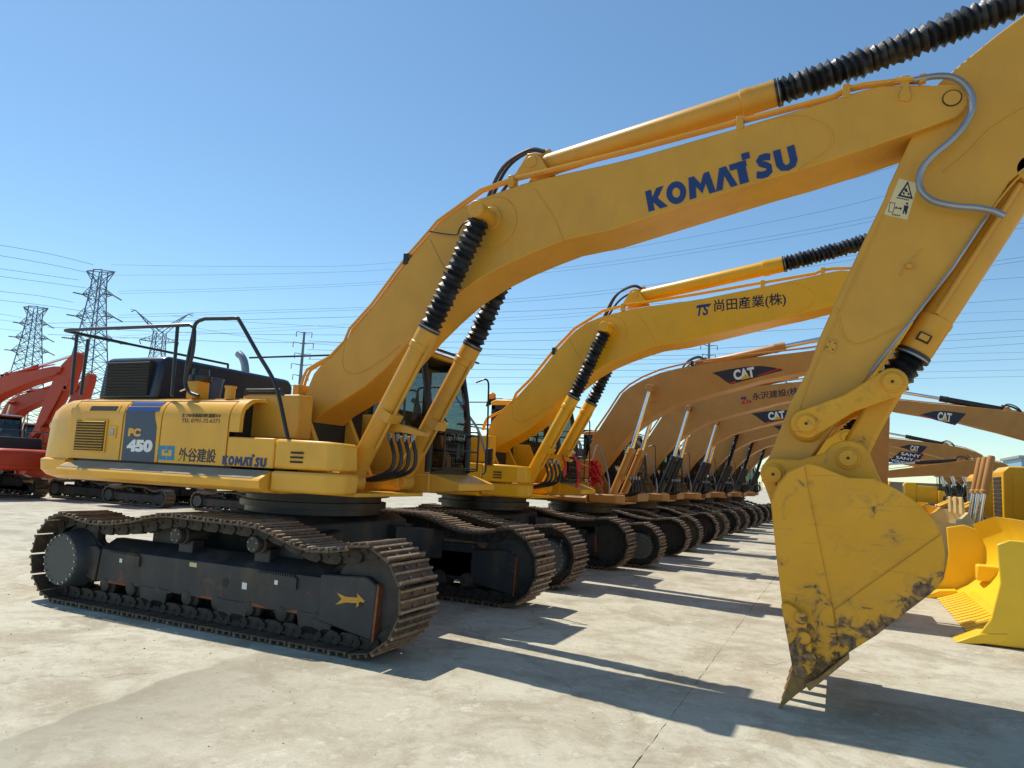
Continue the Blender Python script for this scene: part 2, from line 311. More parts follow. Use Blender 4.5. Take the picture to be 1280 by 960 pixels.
# ================================================================== GROUND
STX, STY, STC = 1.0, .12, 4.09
def concrete():
    m = bpy.data.materials.new('sunlit_concrete'); m.use_nodes = True; n = m.node_tree; L = n.links; N = lambda t: n.nodes.new(t)
    b = n.nodes['Principled BSDF']; b.inputs['Roughness'].default_value = .85; b.inputs['Specular IOR Level'].default_value = .25
    ge = N('ShaderNodeNewGeometry'); P = ge.outputs['Position']
    def noise(sc, det=8, ro=.6, dist=0, vec=P):
        x = N('ShaderNodeTexNoise'); x.inputs['Scale'].default_value = sc; x.inputs['Detail'].default_value = det; x.inputs['Roughness'].default_value = ro
        x.inputs['Distortion'].default_value = dist; L.new(vec, x.inputs['Vector']); return x.outputs[0]
    def rng(s, a, c, lo=0, hi=1):
        x = N('ShaderNodeMapRange'); x.inputs[1].default_value = a; x.inputs[2].default_value = c; x.inputs[3].default_value = lo; x.inputs[4].default_value = hi; L.new(s, x.inputs[0]); return x.outputs[0]
    def mix(f, a, c):
        x = N('ShaderNodeMix'); x.data_type = 'RGBA'; L.new(f, x.inputs[0])
        for i, v in ((6, a), (7, c)):
            if isinstance(v, tuple): x.inputs[i].default_value = (*v, 1)
            else: L.new(v, x.inputs[i])
        return x.outputs[2]
    base = mix(rng(noise(.35, 6), .35, .65), (.46,.415,.30), (.58,.54,.41))
    base = mix(rng(noise(1.3, 10, .7, .5), .46, .60, 0, .8), base, (.34,.285,.19))       # worn, dusty stains
    base = mix(rng(noise(2.2, 12, .75, .2), .585, .615, 0, .55), base, (.64,.60,.47))      # pale scaled patches
    base = mix(rng(noise(4, 14, .85, .3), .50, .60, 0, .6), base, (.33,.28,.20))
    base = mix(rng(noise(9, 14, .85, .2), .54, .60, 0, .5), base, (.63,.60,.48))
    base = mix(rng(noise(14, 8, .7), .58, .70, 0, .6), base, (.30,.26,.18))
    base = mix(rng(noise(55, 4, .7), .55, .75, 0, .5), base, (.66,.63,.52))
    base = mix(rng(noise(80, 3, .7), .58, .72, 0, .6), base, (.26,.23,.17))              # small dark pits
    mp = N('ShaderNodeMapping'); mp.inputs['Scale'].default_value = (.5, 3.5, 1); L.new(P, mp.inputs[0])
    base = mix(rng(noise(2, 6, .6, 0, mp.outputs[0]), .62, .72, 0, .18), base, (.42,.28,.18)) # rusty drag marks
    vo = N('ShaderNodeTexVoronoi'); vo.feature = 'DISTANCE_TO_EDGE'; vo.inputs['Scale'].default_value = .22
    nd = N('ShaderNodeTexNoise'); nd.inputs['Scale'].default_value = 1.6; nd.inputs['Detail'].default_value = 6; L.new(P, nd.inputs['Vector'])
    va = N('ShaderNodeVectorMath'); va.operation = 'MULTIPLY_ADD'; va.inputs[1].default_value = (.8,.8,.8); L.new(nd.outputs[1], va.inputs[0]); L.new(P, va.inputs[2]); L.new(va.outputs[0], vo.inputs['Vector'])
    crk = rng(vo.outputs[0], .0, .0026, 1, 0)
    mu = N('ShaderNodeMath'); mu.operation = 'MULTIPLY'; L.new(crk, mu.inputs[0]); L.new(rng(noise(.5, 3), .5, .6, 0, .55), mu.inputs[1])
    base = mix(mu.outputs[0], base, (.10,.085,.07))
    # an old damp-dirt stain: sharp wandering edge on one side, fading out on the other
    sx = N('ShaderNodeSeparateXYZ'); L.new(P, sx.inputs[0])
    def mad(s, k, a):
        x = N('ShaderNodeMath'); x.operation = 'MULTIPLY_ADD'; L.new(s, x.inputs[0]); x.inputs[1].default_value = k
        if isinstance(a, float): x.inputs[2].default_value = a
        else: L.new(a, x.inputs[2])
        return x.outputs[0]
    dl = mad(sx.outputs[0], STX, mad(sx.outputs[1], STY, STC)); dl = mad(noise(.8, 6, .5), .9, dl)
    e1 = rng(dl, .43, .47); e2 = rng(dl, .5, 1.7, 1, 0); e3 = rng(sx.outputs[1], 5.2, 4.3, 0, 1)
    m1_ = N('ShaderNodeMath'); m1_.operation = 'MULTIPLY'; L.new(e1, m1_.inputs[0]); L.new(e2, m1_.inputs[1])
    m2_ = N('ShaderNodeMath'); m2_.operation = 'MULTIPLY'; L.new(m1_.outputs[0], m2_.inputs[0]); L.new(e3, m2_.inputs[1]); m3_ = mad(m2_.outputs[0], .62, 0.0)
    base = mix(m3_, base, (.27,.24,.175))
    L.new(base, b.inputs['Base Color'])
    bu = N('ShaderNodeBump'); bu.inputs['Strength'].default_value = .35; bu.inputs['Distance'].default_value = .01; L.new(noise(25, 8, .7), bu.inputs['Height']); L.new(bu.outputs[0], b.inputs['Normal'])
    return m
CONC = concrete()
EARTH = mat('joint_filler', (.24,.21,.16), .95, var=.3, scale=4)
g = MB().add([(-900,-900,-.035),(900,-900,-.035),(900,900,-.035),(-900,900,-.035)], [(0,1,2,3)]).build('ground', EARTH); g['kind'] = 'structure'
# concrete slabs: near ones one by one with open joints, the far yard as one sheet
xs = [-31.1+5*i for i in range(12)]; ys = [-4.3+5*i for i in range(13)]
def slab(x0, x1, y0, y1):
    b = MB((x0, y0, 0)); n = 60; G = .005; z = 0
    def edge(a, c, k): return [(a[0]+(c[0]-a[0])*i/n + (random.uniform(-.004,.004) if i else 0), a[1]+(c[1]-a[1])*i/n + (random.uniform(-.004,.004) if i else 0)) for i in range(n)]
    q = [(x0+G/2,y0+G/2),(x1-G/2,y0+G/2),(x1-G/2,y1-G/2),(x0+G/2,y1-G/2)]; pts = []
    for i in range(4): pts += edge(q[i], q[(i+1)%4], i)
    m = len(pts); b.add([(x,y,z) for x,y in pts]+[(x,y,-.034) for x,y in pts], [tuple(range(m))]+[(i,(i+1)%m,(i+1)%m+m,i+m) for i in range(m)])
    o = b.build('concrete_slab', CONC, g); o.location = (x0, y0, 0); return o
for i in range(len(xs)-1):
    for j in range(len(ys)-1): slab(xs[i], xs[i+1], ys[j], ys[j+1])
X0, X1, Y0_, Y1_ = xs[0], xs[-1], ys[0], ys[-1]
far = MB(); R_ = 900
for (a, c, d, e) in ((-R_, R_, -R_, Y0_), (-R_, R_, Y1_, R_), (-R_, X0, Y0_, Y1_), (X1, R_, Y0_, Y1_)):
    far.add([(a,d,-.002),(c,d,-.002),(c,e,-.002),(a,e,-.002)], [(0,1,2,3)])
gr_ = MB((0,0,0)); rg = random.Random(3)
for k in range(1000):
    x = rg.uniform(-9, 4); y = rg.uniform(2.2, 13) ; s = rg.uniform(.002,.006)*(1 if rg.random() < .95 else 1.9)
    gr_.add([(x-s,y-s*.6,0),(x+s*.8,y-s,0),(x+s,y+s*.7,0),(x-s*.6,y+s,0),(x,y,s*1.1)], [(0,1,4),(1,2,4),(2,3,4),(3,0,4)])
GRIT = mat('grit', (.22,.18,.13), .9, var=.5, scale=2)
go_ = gr_.build('loose_grit', GRIT, kind='stuff')
fy = far.build('yard_pavement', CONC); fy['kind'] = 'structure'
# ================================================================== EXCAVATOR PARTS (built in the first machine's place)
SPX, IDX, TZ = -7.84, -3.82, .50
def track_path():
    r = .445; pts = []
    for k in range(13):              # idler, top to bottom
        a = math.pi/2 - math.pi*k/12; pts.append((IDX+r*math.cos(a), TZ+r*math.sin(a)))
    n = 16
    for k in range(1, n): pts.append((IDX+(SPX-IDX)*k/n, TZ-r))
    for k in range(13):
        a = -math.pi/2 - math.pi*k/12; pts.append((SPX+r*math.cos(a), TZ+r*math.sin(a)))
    top = crom([(SPX,.945,0),(-7.35,.885,0),(-6.85,.93,0),(-6.35,1.03,0),(-5.9,1.035,0),(-5.45,1.03,0),(-5.15,1.025,0),(-4.9,.985,0),(-4.6,.90,0),(-4.35,.86,0),(-4.05,.885,0),(IDX,.945,0)], 5)
    pts += [(p.x, p.y) for p in top[1:-1]]
    return pts
def resample(pts, n):
    P = [Vector((a, 0, b)) for a, b in pts]; P.append(P[0]); L = [0]
    for i in range(1, len(P)): L.append(L[-1]+(P[i]-P[i-1]).length)
    out = []; T = L[-1]
    def pos(s):
        s %= T; i = 1
        while L[i] < s: i += 1
        return P[i-1].lerp(P[i], (s-L[i-1])/(L[i]-L[i-1]))
    for k in range(n):
        s = T*k/n; c = pos(s); d = (pos(s+.11)-pos(s-.11)).normalized(); out.append((c, d))
    return out, T
PATH = track_path(); NSH = 49; SH, TLEN = resample(PATH, NSH); PITCH = TLEN/NSH
def shoe_mesh(y0=-.3, y1=.3):        # lying in local x, outward = +z ; three grouser bars
    h = PITCH*.5-.006
    b = MB(); pr = [(-h,0),(h-.0,0),(h,.014),(h-.012,.046),(h-.03,.046),(h-.042,.016),(.014,.014),(.006,.040),(-.010,.040),(-.02,.014),(-h+.038,.014),(-h+.03,.038),(-h+.012,.038),(-h,.012)]
    b.prism(pr, y0, y1)
    for yy in (-.10, .10):           # bolt heads
        for xx in (-.05, .05): b.lathe((xx,yy,.01), (xx,yy,.03), [(0,.014),(1,.014)], 6)
    return b
def link_mesh():
    b = MB(); h = PITCH*.5
    for yy in (-.13, .09):
        b.prism([(-h,-.03),(-h+.02,-.10),(-.03,-.115),(h-.03,-.115),(h+.02,-.07),(h,-.012),(.03,-.002),(-h+.02,-.002)], yy, yy+.04)
    b.ycyl(h-.005, -.062, -.15, .15, .030, 10); b.ycyl(-h*.3, -.05, -.14,.14,.012,6)
    return b
def mat_from(c, d, y):               # frame: x along travel, z outward
    x = d; z = Vector((0,1,0)).cross(x)*-1   # outward
    z = Vector((x.z, 0, -x.x))*-1
    return Matrix(((x.x, 0, z.x, c.x), (x.y, 1, z.y, y), (x.z, 0, z.z, c.z), (0,0,0,1)))
def outward(d): return Vector((-d.z, 0, d.x))
_sh = shoe_mesh(); _lk = link_mesh()
def inst(meshobj, o, first):
    return o
def make_tracks(root, off):
    shoes = []; parts = []; p_sh = p_lk = None
    cen = Vector(((SPX+IDX)/2, 0, TZ))
    for side, yc in ((0, 5.52), (1, 8.48)):
        for c, d in SH:
            z = outward(d)
            if z.dot(c-cen) < 0: z = -z; d = -d
            # keep right handed: x=d, y=+/-1, z
            yv = z.cross(d); M = Matrix(((d.x, yv.x, z.x, c.x-off.x), (d.y, yv.y, z.y, yc-off.y), (d.z, yv.z, z.z, c.z-off.z), (0,0,0,1)))
            if p_sh is None:
                p_sh = _sh.build('track_shoe', SHOE, root); p_lk = _lk.build('track_link', LINK, root); a, b_ = p_sh, p_lk
            else:
                a = p_sh.copy(); C.objects.link(a); a.parent = root; b_ = p_lk.copy(); C.objects.link(b_); b_.parent = root
            jig = Matrix.Rotation(random.uniform(-.018,.018), 4, 'Y')
            a.matrix_basis = M @ jig; b_.matrix_basis = M; shoes += [a, b_]
    return shoes
def make_tracks_joined(root, off):   # far machines: chain as one part
    b = MB(); cen = Vector(((SPX+IDX)/2, 0, TZ)); h = PITCH*.5-.008
    pr = [(-h,-.06),(h,-.06),(h,.02),(h-.01,.046),(h-.035,.046),(h-.045,.014),(-h+.035,.014),(-h+.03,.036),(-h+.01,.036),(-h,.012)]
    for yc in (5.52, 8.48):
        for c, d in SH:
            z = outward(d)
            if z.dot(c-cen) < 0: z = -z; d = -d
            n = len(pr); vs = []
            for y in (yc-.3, yc+.3): vs += [Vector((c.x, y, c.z))+d*px+z*pz-off for px, pz in pr]
            b.add(vs, [tuple(range(n)), tuple(range(2*n-1,n-1,-1))]+[(i,(i+1)%n,(i+1)%n+n,i+n) for i in range(n)])
    o = b.build('track_shoes', SHOEF, root, kind='stuff'); return [o]

def make_under(root):
    P = []; O = OFF
    for side in (0, 1):
        ys = -1 if side == 0 else 1                     # outer direction
        yc = 5.52 if side == 0 else 8.48
        oy = lambda t: yc+ys*t                          # t measured outwards from the track centre
        def pr(b, pts, t0, t1): a, c = sorted((oy(t0), oy(t1))); b.prism(pts, a, c)
        def yc_(b, x, z, t0, t1, r, n=24): a, c = sorted((oy(t0), oy(t1))); b.ycyl(x, z, a, c, r, n)
        # track frame
        b = MB(O); pr(b, [(-7.42,.27),(-4.3,.25),(-4.3,.62),(-7.38,.62)], -.15, .12)
        # sloping top plate
        a0, a1, a2 = oy(.12), oy(-.05), oy(-.15)
        b.add([(-7.4,a0,.622),(-4.3,a0,.622),(-4.3,a1,.72),(-7.4,a1,.72),(-7.4,a2,.72),(-4.3,a2,.72),(-4.3,a2,.30),(-7.4,a2,.30)], [(0,1,2,3),(3,2,5,4),(4,5,6,7),(0,3,4,7),(1,2,5,6)])
        fr = b.build('track_frame', FRAME, root, .012); P.append(fr)
        b = MB(O); pr(b, [(-7.60,.30),(-7.44,.26),(-7.40,.60),(-7.46,.635),(-7.58,.63)], -.12, .13); b.build('end_guard', FRAME, fr, .01)
        b = MB(O); pr(b, [(-7.635,.30),(-7.605,.30),(-7.585,.63),(-7.615,.63)], -.1, .14); b.build('rusty_edge', RUST, fr)
        # idler guard plate with outlet and rusty edge
        b = MB(O); pr(b, [(-4.33,.24),(-3.72,.14),(-3.70,.62),(-3.82,.68),(-4.33,.655)], .02, .16); gd = b.build('idler_guard', FRAME, fr, .015)
        b = MB(O); pr(b, [(-4.33,.24),(-3.72,.14),(-3.70,.62),(-3.82,.68),(-4.33,.655)], -.16, -.02); b.build('inner_guard', FRAME, fr, .015)
        b = MB(O); pr(b, [(-3.72,.135),(-3.70,.135),(-3.675,.60),(-3.695,.635)], -.165, .0); b.build('rusty_edge', RUST, gd)
        b = MB(O); pr(b, [(-3.72,.135),(-3.70,.135),(-3.675,.60),(-3.695,.635)], .0, .165); b.build('rusty_edge', RUST, gd)
        b = MB(O); yc_(b, -3.86, .44, .155, .164, .022, 14); b.build('grease_hole', DARKIN, gd)
        b = MB(O); yc_(b, -5.52, .45, .115, .124, .042, 18); b.build('frame_hole', DARKIN, fr)
        for (xa, xb) in ((-7.25,-6.75),(-5.12,-4.62)):       # slotted pads
            b = MB(O); pr(b, [(xa,.50),(xb,.48),(xb,.585),(xa,.60)], .12, .14)
            for k in range(16):
                xx = xa+.04+k*(xb-xa-.08)/15; pr(b, [(xx-.006,.585),(xx+.006,.585),(xx+.006,.615),(xx-.006,.615)], .10, .14)
            b.build('rubbing_pad', FRAME, fr)
        for xa, xb in ((-7.3,-6.9),(-6.6,-6.25),(-5.9,-5.55),(-5.35,-4.95),(-4.75,-4.4)):
            b = MB(O); pr(b, [(xa,.266),(xb,.262),(xb-.06,.285),(xa+.12,.295)], .118, .1235); b.build('rusty_edge', RUST, fr)
        for xx, zz in ():
            b = MB(O); pts = []
            for k in range(11):
                a = k*2*math.pi/11; rr = random.uniform(.6,1.2); pts.append((xx+.045*rr*math.cos(a), zz+.075*rr*math.sin(a)))
            pr(b, pts, .119, .1235); b.build('rust_patch', RUST, fr)
        b = MB(O); pr(b, [(-7.05,.50),(-7.01,.50),(-7.01,.54),(-7.05,.54)], .14, .143); b.build('sticker', WHITE, fr)
        b = MB(O); pr(b, [(-4.88,.50),(-4.84,.50),(-4.84,.54),(-4.88,.54)], .14, .143); b.build('sticker', WHITE, fr)
        if side == 0:
            b = MB(O); pr(b, [(-6.03,.555),(-5.93,.553),(-5.93,.595),(-6.03,.597)], .119, .124); b.build('sticker', DULLW, fr, label='small yellow sticker')
            b = MB(O); pr(b, [(-5.30,.41),(-5.24,.41),(-5.24,.47),(-5.30,.475)], .12, .1235); b.build('sticker', WHITE, fr)
            y = 5.52-.163
            ar = [XZ(*p, y) for p in [(421,741),(432,746),(447,747),(446,741.5),(456,751.5),(445,759.5),(446,754),(432,753),(419,756),(427,749)]]
            flat('direction_arrow', [(a, y+.003, c) for a, c in ar], NY, .003, Y1, fr, O, 'yellow arrow pointing to the idler')
        # lower rollers, roller guards
        for k in range(8):
            x = -7.28+k*.415
            b = MB(O); b.lathe((x,oy(.13),.235),(x,oy(-.2),.265), [(0,.045),(.03,.068),(.14,.072),(.17,.12),(.3,.12),(.32,.09),(.6,.09),(.62,.12),(.75,.12),(1,.08)], 20)
            P.append(b.build('track_roller', ROLL, root))
        for x0 in (-6.72,-5.62,-4.60):
            b = MB(O); pr(b, [(x0,.29),(x0+.42,.29),(x0+.40,.16),(x0+.34,.10),(x0+.10,.10),(x0+.03,.16)], .10, .13); P.append(b.build('chain_guide', FRAME, root, .008))
        # carrier rollers
        for x in (-6.22,-5.17):
            b = MB(O); b.lathe((x,oy(.17),.85),(x,oy(-.2),.85), [(0,.075),(.03,.082),(.2,.082),(.22,.098),(.3,.098),(.32,.075),(1,.075)], 20)
            cr = b.build('carrier_roller', ROLL, root); P.append(cr)
            b = MB(O)
            for k in range(5):
                a = k*2*math.pi/5+.3; yc_(b, x+.055*math.cos(a), .85+.055*math.sin(a), .165, .178, .007, 6)
            b.build('cap_bolts', BOLT, cr)
            b = MB(O); b.box(x-.10, x+.10, *sorted((oy(-.12), oy(.03))), .66, .80); P.append(b.build('roller_bracket', FRAME, root, .01))
        # idler
        b = MB(O); b.lathe((IDX,oy(.11),TZ),(IDX,oy(-.11),TZ), [(0,.09),(.05,.12),(.12,.30),(.15,.36),(.2,.395),(.45,.40),(.55,.40),(.8,.395),(.88,.30),(1,.10)], 40)
        idl = b.build('idler', ROLL, root); P.append(idl)
        # sprocket and final drive cover
        b = MB(O); pts = []
        for k in range(48):
            a = k*2*math.pi/48; r = .385 if (k//2) % 2 else .335; pts.append((SPX+r*math.cos(a), TZ+r*math.sin(a)))
        pr(b, pts, -.05, .05); sp = b.build('sprocket', ROLL, root); P.append(sp)
        b = MB(O); b.lathe((SPX,oy(.06),TZ-.03),(SPX,oy(.27),TZ-.03), [(0,.33),(.2,.31),(.55,.30),(.92,.285),(1,.275)], 48); fd = b.build('final_drive', DISC, root); P.append(fd)
        b = MB(O)
        for k in range(22):
            if k % 11 == 5: continue
            a = k*2*math.pi/22; yc_(b, SPX+.257*math.cos(a), TZ-.03+.257*math.sin(a), .26, .285, .011, 8)
        b.build('cover_bolts', BOLT, fd)
        # shock / chain carrier humps between rollers
    # centre frame and swing ring
    b = MB(O); b.prism([(-6.55,.50),(-5.1,.50),(-5.1,1.0),(-5.3,1.08),(-6.35,1.08),(-6.55,1.0)], 6.05, 7.95)
    for sx in (-1, 1):
        for sy in (-1, 1):
            b.obox((-5.83+sx*.75, 7+sy*.95, .72), (.22,sy*sx*.0,0), (sx*.10,sy*.42,-.04), (0,0,.19))
    P.append(b.build('centre_frame', FRAME, root, .02))
    b = MB(O); b.lathe((-5.83,7,1.08),(-5.83,7,1.33), [(0,.80),(.25,.80),(.27,.86),(.55,.86),(.57,.80),(.8,.80),(.82,.9),(1,.9)], 56); P.append(b.build('swing_ring', BLACK, root))
    return P

def yprof(z):
    T = [(1.0,5.5),(2.08,5.5),(2.14,5.508),(2.2,5.533),(2.25,5.575),(2.29,5.64),(2.312,5.74),(2.325,5.9)]
    for (a, u), (c, v) in zip(T, T[1:]):
        if z <= c: return u+(v-u)*(z-a)/(c-a)
    return T[-1][1]
def skin(z0, z1, x0, x1, out=0.0, th=.03):   # panel that follows the rounded side of the body
    zs = [z0+(z1-z0)*i/14 for i in range(15)]; o_ = [(yprof(z)-out, z+out*.3) for z in zs]; i_ = [(yprof(z)-out+th, z-th*.5 if z > 2.2 else z) for z in reversed(zs)]
    return MB(OFF).xprism(o_+i_, x0, x1)
def make_upper(root):
    P = []; O = OFF
    add = lambda b, n, m, bv=0, par=None, label=None: P.append(b.build(n, m, par or root, bv, label)) or P[-1]
    # counterweight
    plan = [(-8.35,5.5),(-8.72,5.505),(-8.92,5.57),(-9.06,5.75),(-9.14,6.1),(-9.2,6.6),(-9.22,7.0),(-9.2,7.4),(-9.14,7.9),(-9.06,8.25),(-8.92,8.43),(-8.72,8.495),(-8.35,8.5)]
    lv = [(1.33,.16),(1.37,.06),(1.43,.01),(1.555,.0),(1.575,.035),(2.02,.05),(2.14,.075),(2.23,.13),(2.29,.21),(2.325,.34)]
    b = MB(O); vs = []; n = len(plan); fs = []
    for z, ins in lv:
        for (x, y) in plan:
            cx_, cy_ = -8.0, 7.0; d = Vector((x-cx_, y-cy_)); 
            yy = y + ins*(1 if y < 7 else -1)*min(1, abs(y-7)/1.5); xx = x+ins*.9*(1 if x < -8.4 else 0); vs.append((xx, yy, z))
    for j in range(len(lv)-1):
        for k in range(n-1): fs.append((j*n+k, j*n+k+1, (j+1)*n+k+1, (j+1)*n+k))
        fs.append((j*n+n-1, j*n, (j+1)*n, (j+1)*n+n-1))
    fs += [tuple(range(n-1,-1,-1)), tuple(range((len(lv)-1)*n, len(lv)*n))]
    add(b.add(vs, fs), 'counterweight', Y1b)
    # inner body and revolving frame (dark behind the seams)
    add(MB(O).box(-8.34,-5.80,5.60,8.42,1.40,2.27), 'engine_bay', BLACK)
    add(MB(O).box(-5.80,-5.36,6.02,7.2,1.40,2.30), 'valve_bay', BLACK)
    add(MB(O).box(-8.30,-5.10,5.62,8.40,1.335,1.50), 'revolving_frame', Y1b, .02)
    # ledge below the doors
    lx0, lx1 = -8.27, -5.16
    add(MB(O).xprism([(5.62,1.555),(5.505,1.556),(5.36,1.475),(5.345,1.45),(5.36,1.385),(5.42,1.345),(5.62,1.335)], lx0, lx1), 'side_ledge', Y1b, .006)
    add(MB(O).add([(lx0+.16,5.502,1.561),(lx1-.02,5.502,1.561),(lx1-.12,5.362,1.483),(lx0+.01,5.362,1.483),(lx0+.16,5.502,1.556),(lx1-.02,5.502,1.556),(lx1-.12,5.362,1.478),(lx0+.01,5.362,1.478)],
        [(0,1,2,3),(7,6,5,4),(0,4,5,1),(1,5,6,2),(2,6,7,3),(3,7,4,0)]), 'ledge_tread', STEP)
    # doors
    d1 = add(skin(1.585,2.325,-8.325,-7.425), 'radiator_door', Y1b)
    b = MB(O); b.box(-8.215,-7.66,5.485,5.498,1.665,2.045)
    fr = b.build('louvre_frame', Y1b, d1, .004)
    MB(O).box(-8.19,-7.685,5.478,5.486,1.68,2.03).build('louvre_back', DARKIN, d1)
    for k in range(11):
        z = 1.695+k*.0315
        MB(O).xprism([(5.482,z+.012),(5.463,z),(5.463,z+.004),(5.482,z+.018)], -8.19,-7.685).build('louvre_slat', Y1b, d1)
    # recess with handle slot at the top of the door
    b = skin(2.13,2.215,-8.10,-7.52,.004,.006); b.build('door_slot_frame', Y1b, d1)
    skin(2.145,2.20,-8.02,-7.56,.008,.004).build('door_slot', DARKIN, d1)
    MB(O).box(-7.62,-7.50,5.488,5.499,1.83,1.97).build('latch_plate', Y1b, d1, .004)
    MB(O).box(-7.595,-7.53,5.480,5.489,1.86,1.94).build('latch', GALV, d1, .003)
    d2 = add(skin(1.585,2.325,-7.40,-6.80), 'service_door', Y1b)
    y = 5.5
    dec = [W(*p, y) for p in [(158,513),(192.3,513.5),(196,534),(192.3,577.5),(151.5,575.5)]]
    flat('navy_panel', dec, NY, .003, NAVYD, d2, O)
    skin(2.145,2.195,-7.385,-6.865,.004,.003).build('stripe', BLUE2, d2); skin(2.215,2.262,-7.375,-6.865,.004,.003).build('stripe', BLUE2, d2)
    d3 = add(skin(1.585,2.325,-6.78,-5.80), 'pump_door', Y1b)
    add(skin(1.94,2.32,-5.78,-5.64,.0,.05), 'corner_cowl', Y1b)
    # top deck
    add(MB(O).box(-8.34,-5.60,5.80,8.42,2.275,2.318), 'deck_plate', Y1b, .006)
    # tool boxes and lower skirt
    b = MB(O); b.prism([(-5.785,1.585),(-5.15,1.585),(-5.15,1.885),(-5.785,1.89)], 5.5, 6.0); tb = add(b, 'tool_box', Y1b, .015)
    b = MB(O); b.add([(-5.145,5.502,1.585),(-4.50,5.53,1.585),(-4.38,5.62,1.585),(-4.38,5.88,1.585),(-5.145,5.88,1.585),(-5.145,5.502,1.885),(-4.52,5.545,1.875),(-4.40,5.64,1.86),(-4.40,5.88,1.86),(-5.145,5.88,1.885)],
        [(4,3,2,1,0),(5,6,7,8,9),(0,1,6,5),(1,2,7,6),(2,3,8,7),(3,4,9,8),(4,0,5,9)]); sb = add(b, 'step_box', Y1b, .03)
    for k in range(3): MB(O).obox((-4.86,5.512,1.66+k*.045), (.075,.003,0), (0,.004,0), (0,0,.010)).build('vent_slot', DARKIN, sb)
    add(MB(O).add([(-5.14,5.47,1.36),(-4.48,5.50,1.36),(-4.33,5.62,1.36),(-4.36,5.86,1.36),(-5.14,5.86,1.36),(-5.14,5.47,1.565),(-4.46,5.50,1.565),(-4.31,5.62,1.565),(-4.34,5.86,1.565),(-5.14,5.86,1.565)],
        [(4,3,2,1,0),(5,6,7,8,9),(0,1,6,5),(1,2,7,6),(2,3,8,7),(3,4,9,8),(4,0,5,9)]), 'front_skirt', Y1b, .03)
    # fuel tank behind the tool box
    tk = add(MB(O).box(-5.97,-5.17,5.83,6.06,1.90,2.37), 'fuel_tank', Y1, .02)
    b = MB(O); b.tube([(-5.95,5.84,2.36),(-5.93,5.84,2.42),(-5.45,5.84,2.42),(-5.40,5.84,2.36)], .018); b.build('tank_handle', BLACK, tk)
    # engine hood across the tail
    hx0, hx1, hy0, hy1, hz0, hz1 = -8.40, -7.36, 5.84, 8.15, 2.31, 2.86
    b = MB(O); b.xprism([(hy0,hz0),(hy0+.05,hz1-.06),(hy0+.12,hz1),(hy1-.1,hz1),(hy1,hz1-.08),(hy1,hz0)], hx0, hx1); hd = add(b, 'engine_hood', NAVY, .05)
    yy = hy0-.0
    MB(O).box(-8.26,-7.50,yy-.012,yy+.05,2.37,2.79).build('grille_back', DARKIN, hd)
    for k in range(12):
        z = 2.385+k*.0345; MB(O).xprism([(yy+.0,z+.014),(yy-.026,z-.004),(yy-.026,z+.001),(yy+.0,z+.021)], -8.26,-7.50).build('grille_slat', BLACK, hd)
    # filler neck, cap, breather on the deck
    add(MB(O).box(-6.72,-6.56,5.72,5.90,2.32,2.52), 'filler_box', Y1, .01)
    b = MB(O); b.cyl((-6.63,5.82,2.52),(-6.63,5.82,2.58),.13,.13,20); b.cyl((-6.63,5.82,2.58),(-6.63,5.82,2.66),.10,.09,20); add(b, 'air_cap', BLACK)
    b = MB(O); b.cyl((-6.13,5.80,2.31),(-6.13,5.80,2.44),.055,.055,16); b.cyl((-6.13,5.80,2.44),(-6.13,5.80,2.46),.065,.065,16); add(b, 'tank_neck', Y1)
    b = MB(O); b.tube(crom([W(307,500,7.6), W(307,470,7.6), W(306,456,7.6), W(303,447,7.6), W(298,442,7.6)],5), .055, 12); add(b, 'exhaust_pipe', GALV)
    # handrails of the walkway
    ry = 5.62
    def rp(px, py, y=ry): return W(px, py, y)
    b = MB(O)
    A = rp(78,413); B_ = rp(238,406)
    b.tube(crom([rp(89,494), rp(92.5,455), rp(96.5,416)], 3), .02)
    b.tube(crom([rp(101,494,5.9), rp(110,424,5.9)], 2), .02)
    b.tube([A+Vector((0,.9,0))]+crom([A+Vector((.02,.12,0)), A+Vector((.03,.02,0)), A+Vector((.12,0,0))],4)+[B_]+crom([B_+Vector((.03,.0,-.02)), rp(243,413), rp(241,440), rp(233,470), rp(232,480)],3), .021)
    b.tube([A+Vector((.0,.5,0)), A+Vector((0,2.7,0))], .018); b.tube([A+Vector((0,2.7,0)), A+Vector((0,2.7,-.8))], .018)
    b.tube([A+Vector((.95,2.2,-.0)), A+Vector((3.6,2.2,0))], .014)
    b.tube([rp(222,408), rp(215,495)], .02)
    add(b, 'walkway_rail', BLACK)
    b = MB(O); b.tube(crom([rp(248,495), rp(238,491), rp(232,480), rp(234,455), rp(241,420), rp(245,404), rp(256,398.5)],4)+crom([rp(285,398), rp(296,398), rp(300,402), rp(322,441), rp(344,480), rp(355,525), rp(362,560), rp(363,578), rp(359,586,5.6), rp(345,588,5.56)],4), .021)
    add(b, 'grab_rail', BLACK)
    # deck and brackets that carry the boom
    b = MB(O); b.box(-5.36,-5.02,6.08,7.28,1.50,1.56); add(b, 'front_deck', Y1b, .01)
    for y0 in (6.12, 6.88):
        b = MB(O); b.prism([(-5.95,1.55),(-4.95,1.55),(-5.18,1.95),(-5.40,2.34),(-5.50,2.39),(-5.62,2.36),(-5.70,2.2)], y0, y0+.06); add(b, 'boom_bracket', Y1b, .012)
    b = MB(O); b.ycyl(-5.53,2.25,6.05,7.0,.075); b.ycyl(-5.53,2.25,6.03,6.05,.11); add(b, 'boom_foot_pin', Y1b)
    for y0 in (6.0, 6.19, 6.90, 7.09):
        b = MB(O); b.prism([(-4.98,1.40),(-4.55,1.40),(-4.60,1.52),(-4.68,1.58),(-4.80,1.58),(-4.88,1.52)], y0, y0+.035); add(b, 'cylinder_bracket', Y1b, .006)
